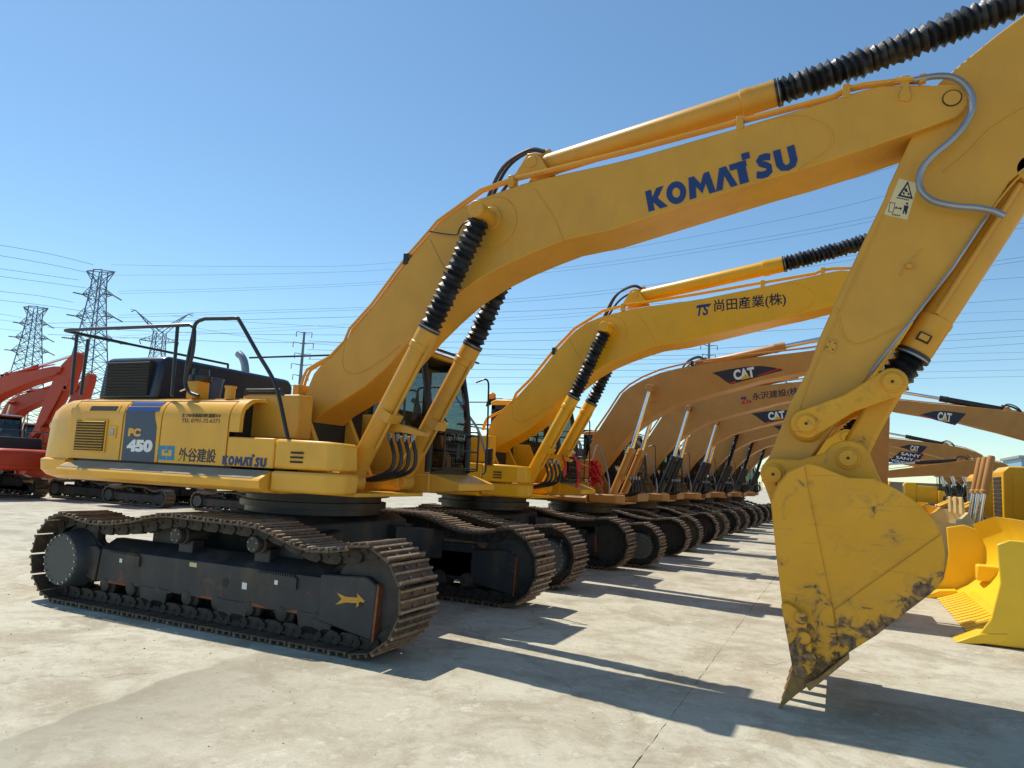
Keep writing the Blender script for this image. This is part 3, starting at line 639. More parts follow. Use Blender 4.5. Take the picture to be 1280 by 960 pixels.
    add(MB(O).box(-5.2,-4.45,5.95,7.25,1.335,1.375), 'front_plate', Y1b, .008)
    add(MB(O).box(-5.2,-5.08,6.08,7.25,1.38,1.50), 'front_web', Y1b)
    # left hand side boxes behind and below the cab
    add(MB(O).box(-8.2,-5.95,7.6,8.46,1.5,2.25), 'left_side_box', Y1b, .03)
    add(MB(O).box(-5.95,-4.42,7.32,8.44,1.38,1.60), 'cab_deck', Y1b, .02)
    b = MB(O); b.add([(-4.42,7.34,1.60),(-4.02,7.34,1.50),(-4.02,7.34,1.42),(-4.42,7.34,1.38),(-4.42,8.44,1.60),(-4.10,8.44,1.50),(-4.10,8.44,1.42),(-4.42,8.44,1.38)],
        [(0,1,2,3),(7,6,5,4),(0,4,5,1),(1,5,6,2),(2,6,7,3),(3,7,4,0)]); add(b, 'front_step', Y1b, .01)
    return P
def make_cab(root):
    P = []; O = OFF
    add = lambda b, n, m, bv=0, par=None, label=None: P.append(b.build(n, m, par or root, bv, label)) or P[-1]
    x0, x1, y0, y1, z0, z1 = -5.95, -4.46, 7.35, 8.40, 1.60, 3.12
    xf = lambda z: x1 - max(0, z-2.0)**1.6*.16
    b = MB(O); b.prism([(x0,z0),(x1,z0),(x1,2.02),(-4.98,2.04),(-5.1,2.3),(x0,2.3)], y0, y0+.05); b.prism([(x0,z0),(x1,z0),(x1,1.95),(x0,1.95)], y1-.05, y1); b.box(x0,x0+.05,y0+.05,y1-.05,z0,2.3)
    body = add(b, 'cab_body', Y1b, .01)
    # pillars
    b = MB(O)
    for yy in (y0+.035, y1-.035):
        b.tube([(xf(z)-.03, yy, z) for z in (1.62,2.0,2.3,2.6,2.9,3.05)], .045, 8)
        b.box(-5.22,-5.13,yy-.03,yy+.03,1.95,3.05); b.box(x0,x0+.08,yy-.03,yy+.03,2.28,3.05)
        b.box(x0,x1-.2,yy-.03,yy+.03,2.98,3.08)
    b.box(x0,x0+.06,y0+.06,y1-.06,2.98,3.08); b.box(x1-.05,x1-.01,y0+.06,y1-.06,1.60,1.68); b.box(-4.53,-4.50,y0+.06,y1-.06,2.14,2.18)
    add(b, 'cab_pillars', BLACK)
    rf = add(MB(O).prism([(x0-.02,3.06),(-4.62,3.06),(-4.60,3.11),(-4.70,3.15),(x0+.1,3.17),(x0-.02,3.13)], y0-.01, y1+.01), 'cab_roof', Y1b, .02)
    add(MB(O).obox((-4.52,(y0+y1)/2,3.13), (.13,0,-.035), (0,.5,0), (0,0,.012)), 'rain_visor', BLACK)
    b = MB(O); b.prism([(-6.12,3.15),(-5.85,3.17),(-5.8,3.21),(-6.1,3.21),(-6.16,3.06),(-6.13,3.04)], 7.5, 7.6); b.box(-5.9,-5.2,7.52,7.58,3.17,3.20); add(b, 'roof_bracket', BLACK, .006)
    # panes
    for yy in (y0+.02, y1-.02):
        for a, c in ((-5.13,-4.56),(-5.87,-5.22)):
            zb = 2.04 if a > -5.2 else 2.3
            add(MB(O).prism([(a,zb),(c+(.04 if c > -5 else 0),zb),(c,2.5),(c-(.07 if c > -5 else 0),2.98),(a,2.98)], yy-.003, yy+.003), 'side_window', GLASS)
    b = MB(O); n = 6
    zz = [2.18+(3.04-2.18)*i/n for i in range(n+1)]; b.add([(xf(z)-.02+d, y, z) for d in (0,.006) for z in zz for y in (y0+.08, y1-.08)],
        [(2*i, 2*i+1, 2*i+3, 2*i+2) for i in range(n)]+[(2*i+2*(n+1), 2*i+2+2*(n+1), 2*i+3+2*(n+1), 2*i+1+2*(n+1)) for i in range(n)])
    add(b, 'windscreen', GLASS)
    add(MB(O).box(x1-.04,x1-.032,y0+.08,y1-.08,1.68,2.14), 'lower_windscreen', GLASS)
    add(MB(O).box(x0+.02,x0+.026,y0+.08,y1-.08,2.3,2.98), 'rear_window', GLASS)
    b = MB(O); b.box(-5.55,-5.1,7.62,8.12,1.85,1.98); b.obox((-5.52,7.87,2.3), (.06,0,-.02), (0,.24,0), (-.03,0,.36)); b.box(-5.50,-5.2,7.7,8.05,1.6,1.85); seat = add(b, 'operator_seat', GREYP, .03)
    add(MB(O).box(-4.85,-4.75,7.5,7.7,1.6,2.25), 'control_console', GREYP, .02)
    # guard before the lower windscreen
    b = MB(O); gx = -4.30
    for y in (7.42, 8.30): b.tube([(x1,y,1.64),(gx,y,1.66),(gx,y,2.12),(x1,y,2.10)], .014, 6)
    for z in (1.68,1.90,2.11): b.tube([(gx,7.42,z),(gx,8.30,z)], .012, 6)
    for k in range(7): b.tube([(gx,7.5+k*.06,1.7),(gx,7.5+k*.06,2.1)], .004, 4)
    for k in range(6): b.tube([(gx,7.46,1.74+k*.06),(gx,7.90,1.74+k*.06)], .004, 4)
    b.tube(crom([(-4.46,8.44,2.85),(-4.30,8.46,2.88),(-4.27,8.46,2.6),(-4.25,8.46,1.75),(-4.3,8.46,1.62)],4), .013, 6)
    add(b, 'screen_guard', BLACK)
    return P

# ------------------------------------------------------------------ booms, arms, cylinders
def bellows(b, p, q, r, n=24, rib=None, nseg=18):
    p = Vector(p); q = Vector(q); L = (q-p).length; rib = rib or max(8, int(L/.062)); a = (q-p)/L
    u = a.orthogonal().normalized(); w = a.cross(u); vs = []; fs = []
    N = rib*2+1
    for j in range(N):
        t = j/(N-1); rr = r*((1.0 if j % 2 else .74)+random.uniform(-.05,.05)); sag = Vector((0,0,-1))*math.sin(t*math.pi)*L*.012
        c = p+a*(t*L+random.uniform(-.009,.009))+sag + (u*random.uniform(-1,1)+w*random.uniform(-1,1))*r*.05
        tl = random.uniform(-.12,.12)
        for k in range(nseg):
            an = 2*math.pi*k/nseg; k2 = rr*(1+random.uniform(-.06,.06)); vs.append(c+(u*math.cos(an)+w*math.sin(an))*k2+a*(tl*math.cos(an)*r*.5))
    for j in range(N-1):
        for k in range(nseg): fs.append((j*nseg+k, j*nseg+(k+1)%nseg, (j+1)*nseg+(k+1)%nseg, (j+1)*nseg+k))
    b.add(vs, fs)
def cylinder(root, name, foot, bend, top, y, r, O, mb=None, mr=None, bel=True, rodr=None, pipe=True, eye=.13):
    """hydraulic cylinder: foot eye, barrel to bend, rod or bellows to the top eye"""
    mb = mb or Y1; A = Vector((foot[0], y, foot[1])); B = Vector((bend[0], y, bend[1])); T = Vector((top[0], y, top[1]))
    b = MB(O); d = (B-A).normalized(); L = (B-A).length
    b.lathe(A+d*.06, B, [(0,r*.7),(.03,r),(.86,r),(.865,r*1.12),(.90,r*1.12),(.905,r*1.06),(.985,r*1.06),(1,r*.98)], 24)
    b.ycyl(A.x, A.z, y-r*1.05, y+r*1.05, r*1.05)
    cy = b.build(name, mb, root)
    b = MB(O); b.ycyl(A.x, A.z, y-r*1.6, y+r*1.6, r*.55, 18); b.build('foot_pin', mb, cy, .006)
    if pipe:
        s = d.cross(Vector((0,1,0))).normalized(); s = s if s.z < 0 else -s
        b = MB(O); o1 = Vector((0,-r*.35,0))+s*r*1.15
        b.tube([A+d*.45+o1, A+d*(L*.9)+o1, A+d*(L*.95)+s*r*.9], r*.16, 8); b.obox(A+d*(L*.45)+s*r*.6, d*.05, (0,r*1.1,0), s*r*.7); b.build('oil_pipe', mb, cy)
    if bel:
        b = MB(O); bellows(b, B-d*.02, T-(T-B).normalized()*eye*.6, r*1.12); b.build('rod_bellows', RUB, cy)
        b = MB(O); b.lathe(B-d*.015, B+d*.03, [(0,r*1.12),(1,r*1.12)], 24); b.build('bellows_clamp', BLACK, cy); b = MB(O); b.lathe(B+d*.008, B+d*.016, [(0,r*1.14),(1,r*1.14)], 24); b.build('clamp_band', GALV, cy)
    b = MB(O); b.cyl(B, T, rodr or r*.55, n=16); b.build('rod', mr or CHROME, cy)
    b = MB(O); b.ycyl(T.x, T.z, y-r*.9, y+r*.9, eye*.72); b.build('rod_eye', mb if bel else (mb), cy)
    return cy
def disc(b, x, z, y0, y1, r): b.ycyl(x, z, y0, y1, r, 28)
YB0, YB1 = 6.27, 6.83; YC = 6.55
def px(pts, y): return [XZ(a, c, y) for a, c in pts]
BOOM_K = [(378,500),(384,486),(392,467),(402,455),(414,446),(428,430),(440,415),(465,385),(480,367),(509,327),(537,293),(547,282),(570,263),(600,248),(655,229),(700,218),(760,205),(800,195),(925,159),(995,138),(1060,118),(1080,112),(1100,107),(1142,106),(1195,106),(1206,110),(1212,121),(1210,130),(1204,138),(1195,146),(1140,166),(1110,176),(1085,185),(1010,209.5),(960,224),(810,272),(760,288),(705,300),(672,313),(640,327),(607,344),(575,365),(546,391),(520,417),(500,441),(482,461),(455,484),(422,505),(405,515),(391,528),(382,526),(376,514)]
ARM_K = [(1111,232),(1145,158),(1170,107),(1183,95),(1213,70),(1245,44),(1280,18),(1330,-22),(1352,-34),(1372,-22),(1378,10),(1366,60),(1340,140),(1320,205),(1300,222),(1280,212),(1262,226),(1246,252),(1236,268),(1190,333),(1135,405),(1073,487),(1045,528),(1013,574),(1000,597),(985,610),(966,612),(953,603),(950,590),(956,578),(962,570),(975,537),(988,503),(1011,460),(1023,425),(1051,362),(1080,300),(1105,249)]
def make_front(root, style):
    P = []; O = OFF
    kom = style == 'k'
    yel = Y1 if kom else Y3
    add = lambda b, n, m, bv=0, par=None, label=None: P.append(b.build(n, m, par or root, bv, label)) or P[-1]
    if kom: bo = px(BOOM_K, YB0)
    else: bo = CATBOOM
    b = MB(O); 
    b.prism(bo, YB0, YB1)
    boom = add(b, 'boom', yel, .012)
    if kom:
        cyl_top = XZ(604,268,6.1); bend = XZ(538,412,6.1); foot = XZ(440,601,6.1)
        acb = XZ(672,211,YC); ac1 = XZ(972,116,YC); ac2 = XZ(1330,-22,YC); ac0 = XZ(694,207,YC)
    else:
        cyl_top, bend, foot = CATCYL; acb, ac1, ac2 = CATARM
    # boss round the lift cylinder pin, stiffening ridges welded on the web
    b = MB(O)
    for yy, s in ((YB0,-1),(YB1,1)):
        a, c = sorted((yy, yy+s*.012)); disc(b, cyl_top[0]+.03, cyl_top[1]-.03, a, c, .27); a, c = sorted((yy, yy+s*.05)); disc(b, cyl_top[0]+.01, cyl_top[1], a, c, .125)
    b.ycyl(*cyl_top, 5.93, 7.17, .085, 24); b.build('lift_pin_boss', yel, boom, .005)
    if kom:
        for pts in ([(668,236),(690,268),(704,300)], [(537,300),(552,330),(562,345)], [(1000,212),(1022,198),(1033,190),(1041,175),(1035,160),(1010,148),(985,147),(940,157)], [(430,430),(428,455),(435,466),(450,466),(475,452),(500,432)]):
            b = MB(O); b.tube(crom([W(a,c,YB0) for a, c in pts],5), .009, 6); b.build('weld_ridge', yel, boom)
    # arm cylinder on top of the boom
    for y in (YC-.17, YC+.13): b = MB(O).prism([(acb[0]-.22,acb[1]-.17),(acb[0]+.2,acb[1]-.12),(acb[0]+.1,acb[1]+.04),(acb[0]+.04,acb[1]+.1),(acb[0]-.05,acb[1]+.1)], y, y+.04); b.build('cylinder_bracket', yel, boom, .006)
    ac = cylinder(root, 'arm_cylinder', acb, ac1, ac2, YC, .115 if kom else .10, O, yel, bel=kom, pipe=False, eye=.15); P.append(ac)
    d = Vector((ac1[0]-acb[0],0,ac1[1]-acb[1])).normalized(); up = Vector((-d.z,0,d.x))
    a0 = Vector((acb[0],YC,acb[1]))
    for k, (yy, e) in enumerate(((YC-.12,.05),(YC,.10),(YC+.12,.03))):
        b = MB(O); st = a0+d*.14+up*.10+Vector((0,yy-YC,0)); en = a0-d*.62-up*.24+Vector((0,(yy-YC)*.6,0))
        b.tube(crom([st, a0-d*.03+up*(.12+e)+Vector((0,yy-YC,0)), a0-d*.34+up*(.02+e)+Vector((0,yy-YC,0)), en-up*.02],6), .020, 8); b.build('hydraulic_hose', HOSE, boom)
    b = MB(O); b.obox(a0+d*.12+up*.11, d*.06, (0,.05,0), up*.045); b.build('hose_block', yel, boom, .008)
    # oil pipes along the top edge
    if kom:
        pp = [(375,486),(380,470),(384,462),(397,454),(412,446),(431,426),(437,411),(465,380),(509,320),(537,288),(547,276),(572,258),(601,237),(640,223),(690,211),(790,186),(880,162),(925,150),(975,137),(1040,120),(1058,110),(1080,105),(1130,99),(1150,99)]
        pts = [W(a,c,YB0+.02) for a, c in pp]
    else: pts = CATPIPE
    for k in range(2):
        b = MB(O); b.tube([Vector(p)+Vector((0,k*.055,-.0*k)) for p in pts], .016, 8); b.build('oil_pipe', yel, boom)
    for q in (8,13,17,20):
        if q < len(pts):
            b = MB(O); p = Vector(pts[q]); b.box(p.x-.03,p.x+.03,p.y-.03,p.y+.09,p.z-.10,p.z+.025); b.build('pipe_clamp', yel if q != 8 else BLACK, boom, .004)
    # lift cylinders either side
    for yy in (6.08, 7.02):
        c = cylinder(root, 'lift_cylinder', foot, bend, cyl_top, yy, .105 if kom else .095, O, yel, bel=kom, eye=.12); P.append(c)
    # hoses that hang between the cylinders
    hx = XZ(492,545,6.3); hf = XZ(462,602,6.3)
    for k in range(4):
        b = MB(O); y = 6.40+k*.055; dx = .04*k*.3
        b.tube(crom([(hx[0]-.12+k*.06,y,hx[1]+.01),(hx[0]-.04+k*.055,y,hx[1]-.22),(hx[0]-.10+k*.05,y,hf[1]+.12),(hf[0]-.10+k*.02,y,hf[1]+.02),(hf[0]-.3,y,hf[1]+.02)],6), .022, 8)
        P.append(b.build('hydraulic_hose', HOSE, root))
        b = MB(O); b.tube([(hx[0]-.12+k*.06,y,hx[1]+.03),(hx[0]-.11+k*.06,y,hx[1]-.05)], .027, 8); P.append(b.build('hose_fitting', GALV, root))
    if kom:
        for pts_, y0, y1 in (([(476,532),(486,528),(505,531),(520,536),(533,541),(530,546),(515,543),(500,540),(478,540)], 6.16, 6.28),):
            b = MB(O).prism(px(pts_, 6.2), y0, y1); P.append(b.build('hose_manifold', yel, root, .008))
        b = MB(O); c_ = W(376,487,6.28); b.box(c_.x-.05,c_.x+.04,6.2,6.4,c_.z-.09,c_.z+.05); b.build('pipe_bracket', yel, root, .01)
    # arm
    AY0, AY1 = 6.35, 6.75
    ao = px(ARM_K, AY0)
    arm = add(MB(O).prism(ao, AY0, AY1), 'arm', yel, .012)
    tip = XZ(1190,123,YB0)
    b = MB(O); disc(b, *tip, YB0-.006, YB0+.0, .062); b.build('arm_pin', yel, boom, .004)
    b = MB(O); b.lathe((tip[0],YB0-.004,tip[1]),(tip[0],YB0-.009,tip[1]), [(0,.069),(1,.069)], 28); b.build('pin_seam', DARKIN, boom)
    b = MB(O); disc(b, *tip, YB0-.012, YB0-.0, .060); b.build('pin_cap', yel, boom)
    if kom:
        for pts_ in ([(1046,385),(1053,415),(1058,425),(1068,430),(1085,427),(1125,408)], [(1105,268),(1050,390),(1010,480),(990,540)], [(1180,215),(1210,190),(1240,160),(1290,130)], [(1125,345),(1135,330),(1152,312)], [(1300,200),(1270,225),(1240,262),(1170,355)]):
            b = MB(O); b.tube(crom([W(a,c,AY0) for a, c in pts_],5), .008, 6); b.build('weld_ridge', yel, arm)
        b = MB(O); b.prism(px([(1034,423),(1047,426),(1043,441),(1031,437)], AY0-.02), AY0-.014, AY0); pl = b.build('bolt_plate', yel, arm, .004)
        for q in ((1037,427),(1044,429),(1034,434),(1041,437)):
            b = MB(O); x, z = XZ(*q, AY0-.014); b.ycyl(x, z, AY0-.019, AY0-.013, .006, 8); b.build('bolt', DARKIN, pl)
        b = MB(O); b.prism(px([(1133,329),(1142,331),(1140,336),(1132,335)], AY0-.02), AY0-.03, AY0); b.build('lug', yel, arm, .004)
        # grease line down the front edge
        b = MB(O); b.tube([W(1234,270,AY0-.03), W(1190,336,AY0-.03), W(1140,400,AY0-.03), W(1100,450,AY0-.03), W(1088,466,AY0-.03)], .012, 8); b.build('grease_line', GALV, arm)
        # warning label
        y = AY0-.001; q = [W(a,c,y) for a, c in [(1124,223),(1148,229.5),(1134,275),(1105,268)]]; lab = flat('warning_label', q, NY, .002, DULLW, arm, O, 'cream warning label with a triangle and a standing figure')
        y -= .003
        tri = [(1135,226),(1122,245),(1141,249)]; inn = [(1134.5,230),(1126,243.5),(1138.5,246)]
        b = MB(O); T = [W(a,c,y) for a, c in tri]; I = [W(a,c,y) for a, c in inn]; b.add(T+I, [(0,1,4,3),(1,2,5,4),(2,0,3,5)]); b.build('warning_triangle', INK, lab)
        b = MB(O)
        for cx, cz, w in ((1133,237,3),(1130,241,2),(1136,242,2)): b.add([W(a,c,y) for a, c in [(cx-w,cz),(cx,cz-w*.8),(cx+w*.7,cz+w),(cx-w*.3,cz+w*1.1)]], [(0,1,2,3)])
        for k in range(7): b.add([W(a,c,y) for a, c in [(1121+k*2.3,246+k*.5),(1122.6+k*2.3,246.3+k*.5),(1122.2+k*2.3,248+k*.5),(1120.6+k*2.3,247.7+k*.5)]], [(0,1,2,3)])
        for k in range(5): b.add([W(a,c,y) for a, c in [(1115+k*2.2,267+k*.4),(1116.4+k*2.2,267.2+k*.4),(1116+k*2.2,269+k*.4),(1114.6+k*2.2,268.8+k*.4)]], [(0,1,2,3)])
        # figure, arrow, machine outline
        b.add([W(a,c,y) for a, c in [(1132.5,253),(1135,253.3),(1135.2,256),(1132.6,255.7)]], [(0,1,2,3)])
        b.add([W(a,c,y) for a, c in [(1130,256.5),(1136,257.3),(1134.6,262),(1133,268),(1131.4,267.7),(1131,263),(1129.5,267.4),(1128,267),(1129.6,261)]], [tuple(range(9))])
        b.add([W(a,c,y) for a, c in [(1118.5,259.7),(1121,257.5),(1120.7,259.2),(1125.3,260),(1125.6,258.3),(1127.6,261),(1124.8,262.8),(1125.1,261.2),(1120.5,260.4),(1120.2,262)]], [tuple(range(10))])
        for s in ((1112.5,252.5,1119,253.7),(1110.3,264,1116.7,265.2)): b.add([W(s[0],s[1],y),W(s[2],s[3],y),W(s[2],s[3]+.8,y),W(s[0],s[1]+.8,y)], [(0,1,2,3)])
        for s in ((1112.5,252.5,1110.3,264),(1118.5,253.7,1116.2,265.2)): b.add([W(s[0],s[1],y),W(s[0]+.8,s[1],y),W(s[2]+.8,s[3],y),W(s[2],s[3],y)], [(0,1,2,3)])
        b.build('label_print', INK, lab)
    # bucket cylinder in front of the arm
    bt = XZ(1285,222,YC); bb = XZ(1143,441,YC); be = XZ(1115,479,YC)
    d = Vector((bb[0]-bt[0],0,bb[1]-bt[1])).normalized(); sd = Vector((-d.z,0,d.x)); sd = sd if sd.x < 0 else -sd
    A = Vector((bt[0],YC,bt[1])); B = Vector((bb[0],YC,bb[1])); E_ = Vector((be[0],YC,be[1]))
    b = MB(O); b.lathe(A, B, [(0,.08),(.02,.125),(.80,.125),(.805,.135),(.83,.135),(.835,.13),(.985,.13),(1,.12)], 28); b.ycyl(bt[0], bt[1], YC-.2, YC+.2, .11)
    bc = add(b, 'bucket_cylinder', yel)
    b = MB(O); m_ = (A+B)/2; o1 = sd*.02+Vector((0,-.135,0)); b.tube([A+d*.12+o1, A+d*.80*(B-A).length/1.0+o1], .022, 8); b.build('oil_pipe', yel, bc)
    b = MB(O); c = A+d*((B-A).length*.93)+Vector((0,-.13,0)); b.obox(c, d*.035, (0,.02,0), sd*.05); b.build('port_block', DARKIN, bc, .006)
    b = MB(O); b.obox(c+Vector((0,-.012,0)), d*.024, (0,.02,0), sd*.036); b.build('port_cap', yel, bc, .006)
    b = MB(O)
    if kom:
        b.lathe(B, B+d*.05, [(0,.135),(1,.135)], 24); 
        b.build('bellows_clamp', BLACK, bc); b = MB(O); bellows(b, B+d*.05, E_-d*.0, .13, rib=4); b.build('rod_bellows', RUB, bc)
        b = MB(O); b.lathe(B+d*.03, B+d*.042, [(0,.137),(1,.137)], 24); b.build('clamp_band', GALV, bc)
    b = MB(O); b.cyl(B, E_, .06); b.build('rod', CHROME, bc)
    # linkage: rocker plates each side, rod link to the bucket
    p1 = XZ(1008,530,6.22); p2 = XZ(1115,478,6.22)
    def bar(b, a, ra, c, rc, y0, y1, waist=.8, n=14):
        a = Vector((a[0],0,a[1])); c = Vector((c[0],0,c[1])); d = (c-a).normalized(); an = math.atan2(d.z, d.x); pts = []
        for k in range(n+1):
            t = an+math.pi/2+math.pi*k/n; pts.append((a.x+ra*math.cos(t), a.z+ra*math.sin(t)))
        m = a.lerp(c,.5); w = (ra+rc)/2*waist; nrm = Vector((-d.z,0,d.x)); pts.append((m.x-nrm.x*w, m.z-nrm.z*w))
        for k in range(n+1):
            t = an-math.pi/2+math.pi*k/n; pts.append((c.x+rc*math.cos(t), c.z+rc*math.sin(t)))
        pts.append((m.x+nrm.x*w, m.z+nrm.z*w)); b.prism(pts, y0, y1)
    for y0, y1 in ((6.20,6.26),(6.84,6.90)):
        b = MB(O); bar(b, p1, .118, p2, .112, y0, y1, .66); lk = add(b, 'rocker_link', BK1 if kom else yel, .012)
    for p, nm in ((p1, 'arm_side'), (p2, 'cylinder_side')):
        b = MB(O); b.ycyl(*p, 6.17, 6.93, .068, 28); b.ycyl(*p, 6.187, 6.913, .082, 28); pn = add(b, 'link_pin', BK1 if kom else yel, .004)
        b = MB(O); b.ycyl(*p, 6.166, 6.171, .012, 10); b.build('grease_hole', DARKIN, pn)
    b = MB(O); b.lathe((p1[0],6.30,p1[1]),(p1[0],6.35,p1[1]), [(0,.125),(1,.145)], 28); b.build('pin_boss', yel, arm)
    q1 = XZ(1115,490,YC); q2 = XZ(1060,573,6.3)
    b = MB(O); bar(b, XZ(1113,482,6.45), .105, XZ(1062,575,6.45), .11, 6.38, 6.72, .92); add(b, 'bucket_link', BK1 if kom else yel, .03)
    # bucket
    BY0, BY1 = 5.93, 7.20
    bk = BK1 if kom else Y3b
    prof = [(1005.5,580),(1015,580),(1028,584),(1060,597),(1092,598),(1106,604),(1122,612),(1138,622),(1150,631),(1160,641),(1168,651),(1174,663),(1179,676),(1181.5,691),(1181,709),(1178,722),(1172,733.5),(1164,742),(1156,748),(1128,769),(1096,794),(1059,817),(1022,846),(1006,852),(993,843),(985,795),(978,757),(970,690),(963,626),(972,605),(985,589)]
    so_ = px(prof, BY0); 
    b = MB(O); b.prism(so_, BY0, BY0+.04); b.prism(so_, BY1-.04, BY1)
    # wrapper sheet
    w0 = so_[2:24]; cx = sum(p[0] for p in w0)/len(w0); cz = sum(p[1] for p in w0)/len(w0); ins = []
    for i, p in enumerate(w0):
        a = Vector(w0[max(i-1,0)]); c = Vector(w0[min(i+1,len(w0)-1)]); t = (c-a).normalized(); nn = Vector((t.y,-t.x)); 
        if nn.dot(Vector((cx,cz))-Vector(p)) < 0: nn = -nn
        ins.append((p[0]+nn.x*.035, p[1]+nn.y*.035))
    n = len(w0); vs = []; y0, y1 = BY0+.04, BY1-.04
    for y in (y0, y1): vs += [(a,y,c) for a, c in w0]; vs += [(a,y,c) for a, c in ins]
    fs = []
    for i in range(n-1): fs += [(i,i+1,2*n+i+1,2*n+i),(n+i,3*n+i,3*n+i+1,n+i+1)]
    fs += [(0,2*n,3*n,n),(n-1,2*n-1,4*n-1,3*n-1)]
    b.add(vs, fs); bucket = add(b, 'bucket', bk, .006)
    # raised wear plates
    b = MB(O); b.prism(px([(1005.5,581),(1010,610),(1020,660),(1032,718),(1041,762),(1046,800),(1040,830),(1020,846),(1006,851),(994,842),(985,795),(978,757),(970,690),(964,626),(973,606),(986,590)], BY0), BY0-.014, BY0-.0); b.build('edge_plate', bk, bucket, .006)
    b = MB(O); b.prism(px([(1043,762),(1080,735),(1130,700),(1177,667),(1181,691),(1180.5,709),(1177,722),(1171,733.5),(1156,747),(1128,768),(1096,793),(1062,814),(1048,800)], BY0), BY0-.014, BY0-.0); b.build('wear_plate', bk, bucket, .006)
    # hinge ears
    for y0, y1 in ((6.22,6.29),(6.81,6.88)):
        b = MB(O); b.prism(px([(950,592),(953,582),(960,575),(970,573),(1000,575),(1030,566),(1040,556),(1052,551),(1066,551),(1078,556),(1087,566),(1096,590),(1104,606),(1070,610),(1020,600),(1000,600),(985,612),(973,640),(966,634),(958,612)], 6.25), y0, y1); b.build('hinge_ear', bk, bucket, .012)
    for q in ((967,593),(1060,573)):
        x, z = XZ(*q, 6.22); b = MB(O); b.ycyl(x, z, 6.16, 6.94, .066, 28); b.ycyl(x, z, 6.198, 6.902, .088, 28); hp = b.build('hinge_pin', bk, bucket, .005)
        b = MB(O); b.ycyl(x, z, 6.155, 6.162, .012, 10); b.build('grease_hole', DARKIN, hp)
    # side cutters with bolts, teeth
    cut = [(977,754),(981,752),(988,753),(1002,764),(1009,774),(1009,790),(1015,800),(1015,815),(1020,828),(1016,838),(1004,846),(993,843),(985,797)]
    for y0, y1, sg in ((BY0-.075,BY0-.014,-1),(BY1,BY1+.05,1)):
        b = MB(O); b.prism(px(cut, BY0), y0, y1); sc = b.build('side_cutter', bk, bucket, .01)
        for q in ((1001.5,772),(1005,797),(1011.5,823)):
            x, z = XZ(*q, BY0-.075); b = MB(O); ya, yb = sorted((y0 if sg < 0 else y1, (y0-.03) if sg < 0 else y1+.03)); b.ycyl(x, z, ya, yb, .048, 12); b.build('cutter_bolt', bk, sc, .01)
    tp = px([(1058,818),(1042,826),(1030,838),(1012,856),(996,868),(971,890),(979,872),(985,857),(988,845),(1000,842),(1020,838)], BY0)
    for k in range(5):
        y = BY0-.01+k*(BY1-BY0-.09)/4
        b = MB(O); ct = [(x, z) for x, z in tp]; n = len(ct); 
        vs = [(x,y,z) for x,z in ct]+[(x,y+.11,z) for x,z in ct]
        # taper towards the point
        for j, (x, yy, z) in enumerate(vs):
            t = min(1, max(0, (.30-z)/.30)); c_ = y+.055; vs[j] = (x, c_+(yy-c_)*(1-.45*t), z)
        b.add(vs, [tuple(range(n)), tuple(range(2*n-1,n-1,-1))]+[(i,(i+1)%n,(i+1)%n+n,i+n) for i in range(n)]); b.build('tooth', TOOTH, bucket, .008)
    b = MB(O); lp = px([(1059,817),(1022,846),(1006,853),(1012,862),(1030,848),(1062,822)], BY0); b.prism(lp, BY0-.05, BY1+.05); b.build('cutting_lip', TOOTH, bucket, .005)
    b = MB(O); b.box(so_[0][0]-.05, so_[4][0], 6.30, 6.80, so_[4][1]-.1, so_[2][1]+.02); b.build('hinge_box', bk, bucket, .01)
    return P, boom, arm
# ================================================================== MACHINES IN THE ROW
GR = 'excavators parked side by side in the front row'
m1 = thing('excavator', 'faded yellow excavator nearest the camera, blue lettering on its boom, navy panel on its side', 'excavator', tuple(OFF), GR)
shoes1 = make_tracks(m1, OFF); under1 = make_under(m1); upper1 = make_upper(m1); cab1 = make_cab(m1)
front1, boom1, arm1 = make_front(m1, 'k')
body_parts = under1 + upper1 + cab1          # shared shapes for the other machines
front_k = list(front1)
k_child = {id(o) for o in m1.children}
# machine 2: the same make, brighter yellow
RM2 = {'faded_yellow': Y2, 'faded_yellow_body': Y2b, 'bucket_worn_yellow': Y2b, 'navy_paint': BLACK, 'cream_decal': DULLW}
m2 = thing('excavator', 'bright yellow excavator second in the row, dark company lettering on its boom', 'excavator', (-5.81, 11.55, 0), GR, sc=.95)
def top_only(lst): return [o for o in lst if o.parent is not None and o.parent.type == 'EMPTY']
def clone(lst, root, remap, skip=()):
    out = []
    for o in lst:
        if o.name.split('.')[0] in skip: continue
        r = dict(remap)
        out.append(copy_part(o, root, r))
    return out
und = {id(o) for o in top_only(shoes1+under1)}
def half_turn(lst):
    for o in lst: o.matrix_basis = Matrix.Rotation(math.pi, 4, 'Z') @ o.matrix_basis
half_turn(clone(top_only(shoes1+under1), m2, RM2)); clone(top_only(upper1+cab1), m2, RM2)
f2 = clone(top_only(front_k), m2, RM2)
for o in list(m2.children):
    if o.name.startswith('grab_rail') or o.name.startswith('walkway_rail'):
        o.material_slots[0].link = 'OBJECT'; o.material_slots[0].material = GALV
def drop(root, names):
    for o in list(root.children_recursive):
        if o.name.split('.')[0] in names: bpy.data.objects.remove(o)
drop(m2, ('warning_label','warning_triangle','label_print','direction_arrow','navy_panel','stripe'))

